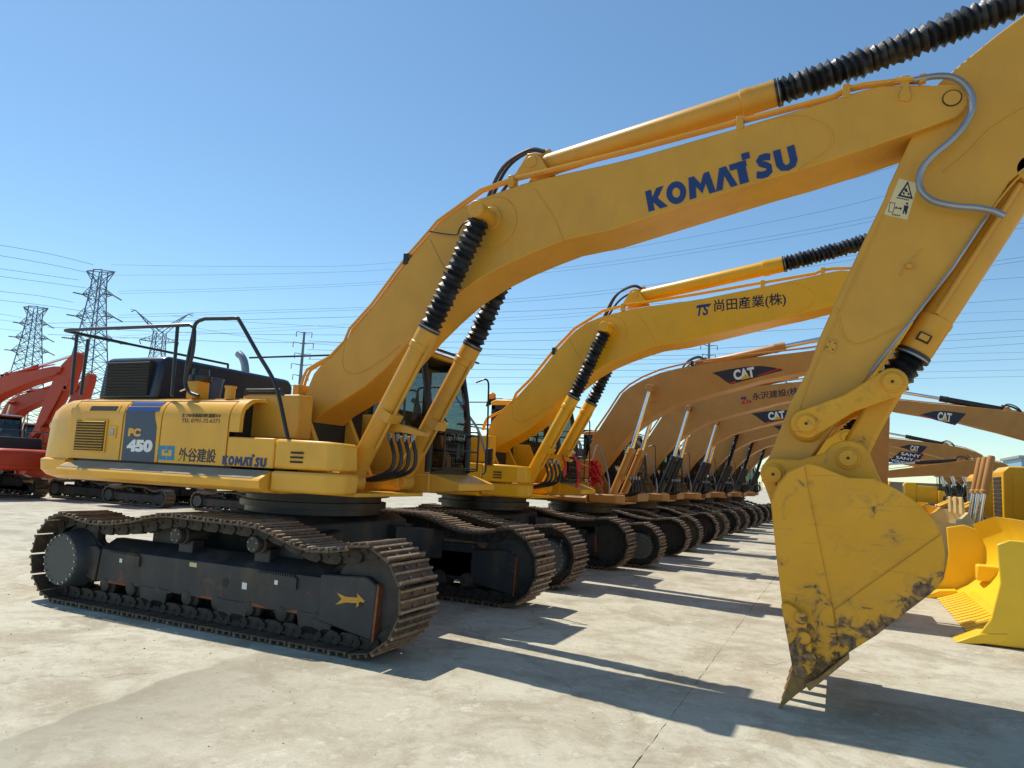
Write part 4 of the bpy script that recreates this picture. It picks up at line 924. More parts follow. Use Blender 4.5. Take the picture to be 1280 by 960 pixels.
# ------------------------------------------------------------------ lettering on machine 1
y = YB0
komatsu('boom_lettering', W(811,265,y), W(999,208.5,y), .208, BLUE, boom1, OFF)
pump = [o for o in upper1 if o.name.startswith('pump_door')][0]; serv = [o for o in upper1 if o.name.startswith('service_door')][0]; tbx = [o for o in upper1 if o.name.startswith('tool_box')][0]
y = 5.5
letters('door_lettering', 'PC', W(160,545.2,y-.003), W(175.5,545.8,y-.003), .092, Y1b, serv, OFF, bold=.06)
letters('door_lettering', '450', W(158,564.5,y-.003), W(190,565.5,y-.003), .138, WHITE, serv, OFF, bold=.065)
letters('door_lettering', '外谷建設', W(222.5,576.5,y), W(269,579,y), .148, INK, pump, OFF, bold=.016)
letters('door_lettering', 'たつの市揖保川町浦部314', W(227.5,521.6,y), W(275,522.3,y), .045, INK, pump, OFF)
letters('door_lettering', 'TEL 0791-72-6371', W(227,528,y), W(274,528.8,y), .043, INK, pump, OFF)
# the cyan maker's mark: two interlocking squared letters
for pl_ in ([(198.5,557),(207.5,557),(207.5,562),(202,561.8),(201.6,569.6),(207.5,570),(207.5,575),(198,574.6)],
            [(208.6,557),(218.5,557.6),(217.6,575.4),(208.6,575),(208.6,570),(214.4,570.4),(214.6,562.4),(210.4,562.2),(210.2,566.2),(205.2,566),(205.2,563.4),(208.6,563.4)]):
    flat('company_mark', [W(a,c,y) for a, c in pl_], NY, .003, CYAN, pump, OFF)
komatsu('box_lettering', W(277.5,580.6,y), W(332.5,584.2,y), .092, BLUE, tbx, OFF)
# grey armoured hose from boom pipe to arm
b = MB(OFF); b.tube(crom([W(*p, 6.24) for p in [(1142,100),(1152,98),(1172,95),(1192,97),(1208,108),(1216,126),(1211,147),(1194,171),(1165,196),(1151,215),(1150,235),(1164,250),(1190,257),(1222,260),(1242,264),(1256,270)]],5), .026, 10); b.build('armoured_hose', GALV, m1)
b = MB(OFF); b.tube([W(1119,100,6.26), W(1158,98,6.25)], .022, 8); b.obox(W(1153,99,6.25), (.025,0,.002), (0,.03,0), (0,0,.032)); b.build('pipe_union', Y1, m1)
b = MB(OFF); b.prism(px([(1126,96),(1138,95),(1136,112),(1139,120),(1136,127),(1125,127),(1124,119),(1128,112)], YB0), YB0-.02, YB0+.10); b.build('pipe_clamp', Y1, m1, .006)
b = MB(OFF); b.tube(crom([W(*p, 6.22) for p in [(600,279),(590,276),(580,279),(574,287),(571,293),(555,292),(537,289)]],5), .008, 6); b.build('grease_hose', BLACK, m1)
# ------------------------------------------------------------------ machine 2 extras
S2 = .95; O2 = Vector((-5.81, 11.55, 0)); y2 = 11.55+(YB0-7.0)*S2
def loc(root, p): return (Vector(p)-root.location)/root.scale[0]
def let_on(root, name, s, p0, p1, h, m, parent, nrm=NY, **k):
    sc = root.scale[0]; a = loc(root, p0); c = loc(root, p1)
    return letters(name, s, a, c, h/sc, m, parent, (0,0,0), nrm, **k)
bm2 = [o for o in f2 if o.name.split('.')[0] == 'boom'][0]
let_on(m2, 'boom_lettering', '尚田産業(株)', W(893,392,y2), W(983,383,y2), .215, INK, bm2, bold=.012)
let_on(m2, 'boom_lettering', 'TS', W(871,395.5,y2), W(887,393.5,y2), .165, BLUE, bm2, bold=.03, shear=.25)
flat('boom_lettering', [loc(m2, W(a,c,y2)) for a, c in [(872,381.5),(889,379.2),(888,382.2),(871.2,384.6)]], NY, .003, BLUE, bm2, (0,0,0))
b = MB(); mp = W(611,571,11.55-1.42); b.box(mp.x-.06,mp.x+.06,mp.y-.03,mp.y+.03,mp.z-.13,mp.z+.13); mir = b.build('mirror', BLACK, m2, .01); 
for v in mir.data.vertices: v.co = (v.co-m2.location)/S2
b = MB(OFF); b.lathe((-6.05,7.55,3.20),(-6.05,7.55,3.33), [(0,.075),(.1,.08),(.75,.078),(1,.04)], 16); b.build('beacon', AMBER, m2)

# ------------------------------------------------------------------ machine 3: tan, smooth boom, chrome rods
S3 = .85; R3 = Vector((-5.18, 15.07, 0)); y3 = R3.y+(YB0-7.0)*S3
def C3(px_, py_, y=None):
    p = W(px_, py_, y3 if y is None else y); q = (p-R3)/S3 + OFF; return (q.x, q.z)
CATBOOM = [C3(*p) for p in [(733,575),(738,556),(745,542),(757,523),(772,500),(778,491),(787,484),(803,475),(825,466),(845,461),(865,457),(930,448),(1000,440),(1040,434.5),(1070,431),(1096,431),(1101,434),(1102,439),(1098,444),(1085,449),(1060,455),(1000,466),(950,476),(915,486),(888,493),(865,500),(845,506),(827,515),(808,526),(790,540),(772,560),(755,582),(745,594),(737,590)]]
cyt = C3(813,486, R3.y+(6.1-7)*S3); cyb = C3(790.5,560, R3.y+(6.1-7)*S3); cyf = (-4.76, 1.47)
CATCYL = (cyt, cyb, cyf)
CATARM = (C3(873,454), C3(981,430), (1.55+.0, 5.62))
CATPIPE = [Vector((p[0], YB0+.02, p[1]+.03)) for p in [C3(*q) for q in [(740,552),(744,538),(760,515),(774,493),(786,482),(803,472),(825,463),(845,458),(865,454),(930,445),(1000,437),(1040,431.5),(1068,428)]]]
GRC = GR
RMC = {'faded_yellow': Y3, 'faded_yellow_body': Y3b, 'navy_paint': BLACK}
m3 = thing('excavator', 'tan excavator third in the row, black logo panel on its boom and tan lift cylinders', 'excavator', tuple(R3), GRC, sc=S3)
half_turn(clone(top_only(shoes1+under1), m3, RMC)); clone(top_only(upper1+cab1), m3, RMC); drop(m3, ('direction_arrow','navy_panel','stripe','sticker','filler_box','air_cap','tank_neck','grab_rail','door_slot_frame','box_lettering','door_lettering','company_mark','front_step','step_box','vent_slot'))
for o in m3.children:
    if o.name.split('.')[0] in ('cab_body',):
        o.material_slots[0].link = 'OBJECT'; o.material_slots[0].material = BLACK
f3, boom3, arm3 = make_front(m3, 'c')
f3top = top_only(f3)
def logo(root, boom, p0, p1, y, side=-1, flip=False, hh=None):
    """black swept panel with white capitals over a yellow triangle and a red line; p0, p1 = panel's lower corners in local coords"""
    nrm = Vector((0, side, 0)); a = Vector((p0[0], y, p0[1])); c = Vector((p1[0], y, p1[1])); d = c-a; L = d.length; d = d/L; up = nrm.cross(d)
    h = hh or L*.25
    P_ = lambda u, v: a+d*(u*L)+up*(v*h)
    def fl(pts, th, m, nm): return flat(nm, [P_(u,v)+nrm*th for u, v in pts], nrm, .003, m, boom, (0,0,0))
    if not flip: pan = [(.24,0),(.17,.30),(.09,.70),(0,1.02),(.25,1.05),(.5,1.02),(.7,.90),(.86,.66),(1,.36),(.62,.18)]
    else: pan = [(.80,0),(1,1.05),(.75,1.08),(.5,1.05),(.3,.92),(.12,.66),(0,.45),(.40,.2)]
    fl(pan, 0, INK, 'logo_panel')
    e = .30 if not flip else .40
    letters('logo_lettering', 'CAT', P_(e,.22)+nrm*.003, P_(e+.30,.22)+nrm*.003, h*.72, WHITE, boom, (0,0,0), tuple(nrm), bold=.05)
    fl([(e+.09,.18),(e+.24,.22),(e+.165,.52)], .008, Y2, 'logo_triangle')
    if not flip: fl([(.62,.22),(.64,.30),(.95,.54),(.97,.46)], .003, RED, 'logo_line'); fl([(.24,.03),(.23,.12),(.31,.17),(.32,.08)], .003, RED, 'logo_line')
    else: fl([(.05,.52),(.03,.46),(.36,.24),(.37,.32)], .003, RED, 'logo_line'); fl([(.74,.04),(.73,.12),(.81,.09),(.80,.0)], .003, RED, 'logo_line')
lb = YB0-7.0-.002
def L3(px_, py_): p = (W(px_, py_, y3)-R3)/S3; return (p.x, p.z)
logo(m3, boom3, L3(893,484), L3(981,469), lb, hh=.34)
far_shoes_root = m3
# ------------------------------------------------------------------ machines 4 to 8
def mach(loc_, label, sc, blackcyl=True, bel=False, near=False, group=GR, rz=0, remap=None, slew=0, drops=()):
    r = thing('excavator', label, 'excavator', loc_, group, rz, sc)
    rm = dict(RMC); rm.update(remap or {})
    if near: clone(top_only(shoes1), r, rm)
    else:
        global SHFAR
        if SHFAR is None: SHFAR = make_tracks_joined(r, OFF)[0]
        else: copy_part(SHFAR, r, rm)
    clone(top_only(under1), r, rm); r_up = clone(top_only(upper1+cab1), r, rm)
    dr = ['direction_arrow','navy_panel','stripe','sticker','filler_box','air_cap','tank_neck','grab_rail','door_slot_frame','box_lettering','door_lettering','company_mark','rust_patch','louvre_slat','grille_slat','step_box','cap_bolts','rubbing_pad','grease_hole','front_step','vent_slot']+list(drops)
    drop(r, dr)
    fr = clone(f3top, r, rm)
    if slew:
        for o in list(r.children):
            if o.name.split('.')[0] not in UNDN: o.matrix_basis = Matrix.Rotation(slew, 4, 'Z') @ o.matrix_basis
    drop(r, ('logo_panel','logo_lettering','logo_triangle','logo_line'))
    for o in list(r.children_recursive):
        n = o.name.split('.')[0]
        if n == 'lift_cylinder' and blackcyl:
            o.material_slots[0].link = 'OBJECT'; o.material_slots[0].material = BLACK
            for c in o.children:
                if c.name.split('.')[0] in ('rod_eye','oil_pipe','foot_pin'): c.material_slots[0].link = 'OBJECT'; c.material_slots[0].material = BLACK
                if bel and c.name.split('.')[0] == 'rod': c.data = BELM; c.material_slots[0].link = 'OBJECT'; c.material_slots[0].material = RUB
        if n == 'cab_body': o.material_slots[0].link = 'OBJECT'; o.material_slots[0].material = BLACK
    boom = [o for o in fr if o.name.split('.')[0] == 'boom'][0]
    return r, boom
SHFAR = None; UNDN = {'track_frame','track_roller','chain_guide','carrier_roller','roller_bracket','idler','sprocket','final_drive','centre_frame','swing_ring','track_shoe','track_link','track_shoes'}
# a bellows shape for the lift rods (both sides share it)
b = MB(OFF)
for yy in (6.08,): bellows(b, (cyb[0],yy,cyb[1]), (cyt[0],yy,cyt[1]), .095, rib=22, nseg=12)
_t = b.build('rod_bellows', RUB); BELM = _t.data; bpy.data.objects.remove(_t)
def Lm(root, px_, py_):
    yy = root.location.y+(YB0-7)*root.scale[0]; p = (W(px_, py_, yy)-root.location)/root.scale[0]; return (p.x, p.z)
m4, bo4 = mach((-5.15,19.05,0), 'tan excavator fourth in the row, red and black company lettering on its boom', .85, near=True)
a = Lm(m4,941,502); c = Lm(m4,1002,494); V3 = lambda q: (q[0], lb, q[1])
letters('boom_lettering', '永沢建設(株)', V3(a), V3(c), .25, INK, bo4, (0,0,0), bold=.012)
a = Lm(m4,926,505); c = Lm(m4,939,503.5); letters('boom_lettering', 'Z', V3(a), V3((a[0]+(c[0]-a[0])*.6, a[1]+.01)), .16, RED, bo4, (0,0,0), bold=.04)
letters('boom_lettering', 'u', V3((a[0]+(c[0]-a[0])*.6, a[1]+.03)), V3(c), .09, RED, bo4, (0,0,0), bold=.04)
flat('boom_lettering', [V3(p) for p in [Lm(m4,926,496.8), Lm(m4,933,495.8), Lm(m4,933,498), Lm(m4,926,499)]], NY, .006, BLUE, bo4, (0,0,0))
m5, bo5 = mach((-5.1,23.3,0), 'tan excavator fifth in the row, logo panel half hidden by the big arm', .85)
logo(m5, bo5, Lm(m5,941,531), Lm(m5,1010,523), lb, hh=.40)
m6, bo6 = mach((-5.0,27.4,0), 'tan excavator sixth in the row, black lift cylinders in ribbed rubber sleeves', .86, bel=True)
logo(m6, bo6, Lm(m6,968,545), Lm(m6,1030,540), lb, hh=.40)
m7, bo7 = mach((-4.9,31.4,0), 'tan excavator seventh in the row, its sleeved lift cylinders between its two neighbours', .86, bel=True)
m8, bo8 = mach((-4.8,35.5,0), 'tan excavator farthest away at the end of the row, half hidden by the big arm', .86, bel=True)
# white grab rails and ribbon ends beside the cabs of machines 3 and 4
def rail(root, x, yl, mt):
    b = MB(); b.tube(crom([(x-.35,yl,1.62),(x-.33,yl,2.3),(x-.20,yl,2.7),(x-.02,yl,2.3),(x+.10,yl,1.9),(x+.12,yl,1.5),(x+.05,yl,1.42)],6), .02, 8); b.build('grab_rail', mt, root)
for r_ in (m3, m4, m5, m6, m7): rail(r_, .75+.3, -1.42, GALV)

# ------------------------------------------------------------------ red rosette tied to the second cab
rc = W(740,591,11.55+.1)
def rosette():
    b = MB(rc)
    for k in range(190):
        a = random.uniform(0, 2*math.pi); rr = .19*math.sqrt(random.random()); el = random.uniform(-.5,.5)
        c = rc+Vector((-.02+math.sqrt(max(0,.045-rr*rr))*random.uniform(.3,1)*.8, math.cos(a)*rr, math.sin(a)*rr*1.05))
        u = Vector((random.uniform(-.4,.4), random.uniform(-1,1), random.uniform(-1,1))).normalized(); w = u.cross(Vector((1,random.uniform(-.6,.6),random.uniform(-.6,.6)))).normalized(); s = random.uniform(.028,.05); n = u.cross(w)*.03
        b.add([c-u*s-w*s*.6, c-w*s*.2+n, c+u*s-w*s*.6, c+u*s*.9+w*s*.7, c+n+w*s*.5, c-u*s*.9+w*s*.7], [(0,1,4,5),(1,2,3,4)])
    return b
ro = thing('rosette', 'red cloth rosette with hanging ribbons tied to the front of the second cab', 'rosette', tuple(rc))
rosette().build('rosette_petals', REDC, ro)
def ribbon(pts, w, root):
    b = MB(root.location); vs = []
    for i, p in enumerate(pts):
        p = Vector(p); vs += [p+Vector((0,-w/2,0)), p+Vector((.01,w/2,0))]
    b.add(vs, [(2*i,2*i+1,2*i+3,2*i+2) for i in range(len(pts)-1)]); o = b.build('ribbon', REDC, root)
    s_ = o.modifiers.new('thick', 'SOLIDIFY'); s_.thickness = .004; return o
for (pa, pb, pc) in (((735,583),(722,580),(720,610)), ((745,592),(750,598),(751,609)), ):
    A, B_, C_ = W(*pa,11.62), W(*pb,11.6), W(*pc,11.6); ribbon(crom([A,B_,B_.lerp(C_,.5)+Vector((.03,0,0)),C_],4), .09, ro)
r2 = thing('ribbon_knot', 'red ribbon knotted round the hoses between the second machine\'s lift cylinders', 'ribbon', tuple(W(706,570,10.9)))
for (pa, pc) in (((703,569),(706,594)), ((716,568),(724,590))):
    A = W(*pa,10.75); C_ = W(*pc,10.72); ribbon(crom([A, A.lerp(C_,.4)+Vector((.03,0,0)), C_],4), .10, r2)
# ------------------------------------------------------------------ blue bucket on machine 1's deck
bb_ = W(262,494,6.05); bb_.z = 2.32
bu = thing('plastic_pail', 'dark blue plastic pail with a pale stick, standing on the nearest machine\'s deck', 'pail', tuple(bb_))
b = MB(bb_); b.lathe(bb_, bb_+Vector((0,0,.27)), [(0,.12),(.9,.14),(.92,.15),(1,.15),(1,.135),(.1,.115)], 24, caps=False); b.lathe(bb_, bb_+Vector((0,0,.02)), [(0,.12),(1,.12)], 24); b.build('pail_body', BLUEP, bu)
b = MB(bb_); b.tube([bb_+Vector((-.30,-.16,.10)), bb_+Vector((-.0,-.12,.21))], .008, 6); b.build('stick', WHITE, bu)
# ================================================================== RIGHT SIDE: dozers and excavators that face the row
def make_dozer(loc_, label, mt, blade_mt, ribs=True, box=True, cyls=True, h=1.25, sc=1):
    r = thing('bulldozer', label, 'bulldozer', loc_, 'bulldozers facing the row of excavators', sc=sc)
    # local: faces -x ; blade at x=0 , body behind
    W2 = 2.0; prof = [(-.02,.05),(.18,.13),(.38,.27),(.53,.46),(.62,.68),(.65,.92),(.60,1.16),(.50,h+.10)]
    b = MB(); n = len(prof); ny = 9; vs = []; fs = []
    for j in range(ny):
        y = -W2+j*2*W2/(ny-1); fw = -.28*max(0, abs(y)-1.35)/.65; top = .0 if abs(y) < 1.5 else -.14*(abs(y)-1.5)/.5
        for k, (x, z) in enumerate(prof): vs.append((x+fw, y, z+top*(z/h)))
        for k, (x, z) in enumerate(prof): vs.append((x+fw+.05, y, z+top*(z/h)))
    m = 2*n
    for j in range(ny-1):
        for k in range(n-1):
            fs += [(j*m+k,(j+1)*m+k,(j+1)*m+k+1,j*m+k+1), (j*m+n+k,j*m+n+k+1,(j+1)*m+n+k+1,(j+1)*m+n+k)]
        fs += [(j*m,j*m+n,(j+1)*m+n,(j+1)*m), (j*m+n-1,(j+1)*m+n-1,(j+1)*m+2*n-1,j*m+2*n-1)]
    for j in (0, ny-1):
        for k in range(n-1): fs.append((j*m+k,j*m+k+1,j*m+n+k+1,j*m+n+k))
    b.add(vs, fs); bl = b.build('blade', blade_mt, r)
    for s in (-1, 1):   # end wings
        b = MB(); y0 = s*W2; ya, yb = sorted((y0, y0+s*.04))
        b.prism([(-.36,.05),(-.28,.02),(.25,.02),(1.35,.02),(1.6,.10),(1.6,.95),(1.3,1.15),(.0,1.18),(-.12,1.12),(-.10,.7),(-.2,.3)] if s < 0 else [(-.36,.05),(-.28,.02),(.4,.02),(.6,.4),(.5,1.05),(.1,1.18),(-.14,1.12),(-.12,.7),(-.2,.3)], ya, yb); b.build('end_plate', blade_mt, bl, .012)
        b = MB(); b.prism([(-.55,.0),(-.42,.0),(-.10,.05),(-.05,.16),(-.30,.13)], *sorted((y0-s*.30, y0+s*.05))); b.build('corner_bit', blade_mt, bl, .01)
    b = MB(); b.add([(-.03,-1.5,.03),(.12,-1.5,.20),(.12,1.5,.20),(-.03,1.5,.03),(.0,-1.5,.01),(.15,-1.5,.18),(.15,1.5,.18),(.0,1.5,.01)], [(0,1,2,3),(7,6,5,4),(0,4,5,1),(1,5,6,2),(2,6,7,3),(3,7,4,0)]); b.build('cutting_edge', blade_mt, bl, .004)
    if ribs:
        for k in range(17):
            y = -1.62+k*.2; b = MB(); b.prism([(-.34,.01),(-.30,.0),(-.02,.03),(.06,.13),(.02,.16),(-.10,.10)], y, y+.13); b.build('edge_segment', blade_mt, bl, .006)
    else:
        for k in range(3):
            y = -.8+k*.75; b = MB(); b.prism([(.48,1.3),(.54,1.3),(.50,1.62),(.47,1.62)], y-.04, y+.30); v = b.v
            b.build('spill_guard', blade_mt, bl, .01)
    # lift cylinders: barrels high, rods down to the blade
    for s in ((-.42, .42) if ribs else (-.75,-.2,.35)):
        top = Vector((.98, s, 2.40)) if not ribs else Vector((1.5, s, 1.55)); mid = Vector((.84, s, 1.70)) if not ribs else Vector((.9,s,1.22)); lo = Vector((.80, s, .95)) if ribs else Vector((.72, s, .95))
        b = MB(); b.lathe(top, mid, [(0,.05),(.05,.065),(.9,.065),(.92,.078),(1,.078)], 14); cc = b.build('blade_cylinder', mt, r)
        MB().cyl(mid, lo, .045, n=12).build('rod', CHROME, cc)
    # body: radiator housing with dark grille, hood, cab, tracks
    b = MB(); b.prism([(1.85,.65),(1.85,2.25),(1.98,2.38),(2.6,2.38),(2.6,.65)], -.62, .62); hs = b.build('radiator_housing', mt, r, .03)
    for k in range(12): MB().xprism([(-.46,.95+k*.1),(.46,.95+k*.1),(.46,1.03+k*.1),(-.46,1.03+k*.1)], 1.835, 1.85).build('grille_slat', BLACK, hs)
    b = MB(); b.box(2.05,2.5,-.635,-.62,.9,2.2); b.build('side_hatch', mt, hs, .006)
    b = MB(); b.prism([(2.6,.65),(2.6,2.2),(3.9,2.15),(3.9,.65)], -.55, .55); b.build('engine_hood', mt, r, .03)
    b = MB(); b.box(3.9,5.2,-.85,.85,.9,1.9); b.build('cab_body', mt, r, .03)
    b = MB(); b.box(3.95,5.15,-.8,.8,1.9,2.85); b.build('cab_window', GLASS, r); b = MB(); b.box(3.85,5.25,-.9,.9,2.85,2.98)
    for xx in (3.95,5.1):
        for yy in (-.82,.74): b.box(xx,xx+.08,yy,yy+.08,1.88,2.86)
    b.build('cab_frame', BLACK, r, .02)
    for s in (-1, 1):
        ya, yb = sorted((s*.95, s*1.5)); b = MB(); b.prism([(1.5,.45),(1.7,.12),(2.0,.0),(4.6,.0),(5.0,.15),(5.2,.5),(5.0,.85),(4.6,1.0),(2.0,.95),(1.65,.78)], ya, yb); tr = b.build('crawler_track', SHOEF, r)
        b = MB()
        for k in range(26):
            b.box(1.75+k*.125,1.80+k*.125,ya-.01,yb+.01,.95+.0,1.01)
        b.build('grousers', SHOEF, tr)
        b = MB(); b.box(.2,3.2,*sorted((s*1.55,s*1.75)),.35,.6); b.build('push_arm', mt, r, .03)
    return r
make_dozer((1.72,11.75,0), 'bright sun-yellow bulldozer blade and body nearest the right edge, curved face lit by the sun', Y4, Y4)
make_dozer((1.55,16.3,0), 'pale tan bulldozer with a paler blade behind the bright yellow one', Y3b, YP, ribs=False)
make_dozer((1.60,20.6,0), 'deep yellow bulldozer with tall dark grille at the right edge, third from the front', Y2b, Y2b, ribs=True)
make_dozer((2.1,28.3,0), 'orange yellow bulldozer farther back, radiator box seen left of the taller one', Y2b, Y2b, ribs=True)
make_dozer((2.2,57.5,0), 'far yellow bulldozer glimpsed over the big bucket', Y2b, Y2b, ribs=False)
make_dozer((7.4,58.5,0), 'far yellow bulldozer beside the leftmost far one', Y2b, YP)
make_dozer((12.8,59.5,0), 'far yellow bulldozer half behind the radiator boxes', Y2b, Y2b, ribs=False)
GF = 'excavators in the far rows that face the front row'
def XZ_(a, c, y): p = W(a, c, y)-OFF; return (p.x, p.z)
def facing(loc_, label, sc, lab=None, h=.3, dx=0, remap=None, arm_a=-25, buck_a=70, boom_a=0):
    r, bo = mach(loc_, label, sc, blackcyl=True, group=GF, rz=math.pi, remap=remap)
    for o in r.children_recursive:
        if o.name.split('.')[0] == 'arm_cylinder': o.material_slots[0].link = 'OBJECT'; o.material_slots[0].material = BLACK
    yl = YB1-7.0+.002
    x1_, x0_ = 4.0+dx, 5.35+dx       # along the boom, on its left web
    def tz(x): # top of the web minus
        return 4.28+(x-3.3)*.055
    if lab == 'CAT': logo(r, bo, (x0_, tz(x0_)-.05), (x1_, tz(x1_)-.16), yl, side=1, flip=True, hh=.42)
    elif lab:
        nr = (0,1,0)
        flat('logo_panel', [(x0_+.1,yl,tz(x0_)),(x1_+.1,yl,tz(x1_)-.14),(x1_-.15,yl,tz(x1_)+.25),(x0_-.2,yl,tz(x0_)+.28)], nr, .003, INK, bo, (0,0,0))
        letters('logo_lettering', lab, (x0_-.2,yl+.003,tz(x0_)+.04), (x1_+.05,yl+.003,tz(x1_)-.04), .2, WHITE, bo, (0,0,0), nr, bold=.03)
        flat('logo_line', [(x1_+.05,yl+.003,tz(x1_)-.14),(x1_+.11,yl+.003,tz(x1_)-.14),(x1_-.1,yl+.003,tz(x1_)+.24),(x1_-.17,yl+.003,tz(x1_)+.24)], nr, .003, RED, bo, (0,0,0))
    pose(r, math.radians(arm_a), math.radians(buck_a))
    if boom_a:
        for o in list(r.children):
            if o.name.split('.')[0] in ('boom','arm','arm_cylinder','lift_cylinder','bucket','bucket_cylinder','rocker_link','link_pin','bucket_link'):
                c3 = Vector((.30,0,2.25)); o.matrix_basis = Matrix.Translation(c3) @ Matrix.Rotation(math.radians(-boom_a), 4, 'Y') @ Matrix.Translation(-c3) @ o.matrix_basis
                if o.name.startswith('bucket') and not o.name.startswith('bucket_'): print('POSE2', min((o.matrix_basis @ v.co).z for v in o.data.vertices))
    return r
def pose(r, a1, a2):
    # swing the arm about the boom tip, the bucket about its hinge (local x-z plane)
    tp = Vector(XZ_(1190,123,YB0)); hg = Vector(XZ_(967,593,6.22))
    def rot(c, a): c3 = Vector((c[0],0,c[1])); return Matrix.Translation(c3) @ Matrix.Rotation(a, 4, 'Y') @ Matrix.Translation(-c3)
    bucket_o = None
    for o in list(r.children):
        n = o.name.split('.')[0]
        if n in ('arm','bucket_cylinder','rocker_link','link_pin','bucket_link'): o.matrix_basis = rot(tp, a1) @ o.matrix_basis
        if n == 'bucket': o.matrix_basis = rot(tp, a1) @ rot(hg, a2) @ o.matrix_basis; bucket_o = o
    mz = min((bucket_o.matrix_basis @ v.co).z for v in bucket_o.data.vertices); print('POSE minz', round(mz,2))
facing((7.15,24.5,0), 'tan excavator facing left, its logo boom highest behind the bulldozers', .88, 'CAT', dx=.3)
facing((6.85,37.0,0), 'tan excavator facing left, second logo boom behind the first', .82, 'CAT')
facing((6.95,41.2,0), 'tan excavator facing left with a lettered black panel, third boom down', .80, 'SANY')
facing((7.0,45.6,0), 'tan excavator facing left with a lettered black panel, fourth boom down', .80, 'SANY')
facing((7.25,33.2,0), 'tan excavator facing left with its boom lowered, just behind the bulldozers', .79, None, boom_a=-17, arm_a=-60, buck_a=95)
facing((7.0,50.0,0), 'excavator facing left, its lettered boom the lowest of the far booms', .80, 'VOLVO')
# ================================================================== LEFT SIDE: orange machines
RMO = {'faded_yellow': OR, 'faded_yellow_body': OR, 'tan_yellow': OR, 'tan_yellow_body': OR, 'cream_decal': OR, 'bucket_worn_yellow': OR}
GO = 'orange excavators across the yard'
def orange(loc_, label, sc, rz=0, **k):
    r, bo = mach(loc_, label, sc, blackcyl=False, group=GO, rz=rz, remap=RMO, **k); return r
oa = orange((-27.0,14.9,0), 'orange-red excavator at the left edge, body with a dark lettered skirt', .72, rz=math.pi)
orange((-24.3,17.9,0), 'orange excavator, tracks showing left below the nearest counterweight', .70, slew=math.pi/2)
sk = MB(); nr = (0,1,0)
yl = 1.52
b = MB(); b.box(-2.1,3.1,1.47,1.52,1.33,1.66); b.build('dark_skirt', NAVY, oa, .02)
letters('skirt_lettering', '300', (-1.0,1.522,1.50), (-1.7,1.522,1.50), .11, WHITE, oa, (0,0,0), (0,1,0))
flat('warning_label', [(-2.55,1.50,1.95),(-2.75,1.50,1.95),(-2.75,1.50,2.13),(-2.55,1.50,2.13)], (0,1,0), .003, Y2, oa, (0,0,0))
b = MB(); b.box(-2.3,-.0,1.40,1.47,1.62,2.30); b.build('side_panel', OR, oa, .02)
oc = orange((-37.6,20.1,0), 'orange-red excavator whose boom and arm reach in from the left edge', 1.04)
od = orange((-41.3,23.6,0), 'red excavator far back, only its arm showing behind the railing', .98)
ob = orange((-21.2,17.5,0), 'small orange excavator whose tracks show under the nearest machine\'s body', .62, slew=math.pi/2)
oe = orange((-17.5,17.9,0), 'small orange excavator farther back, tracks seen above the nearest track', .62, slew=math.pi/2)

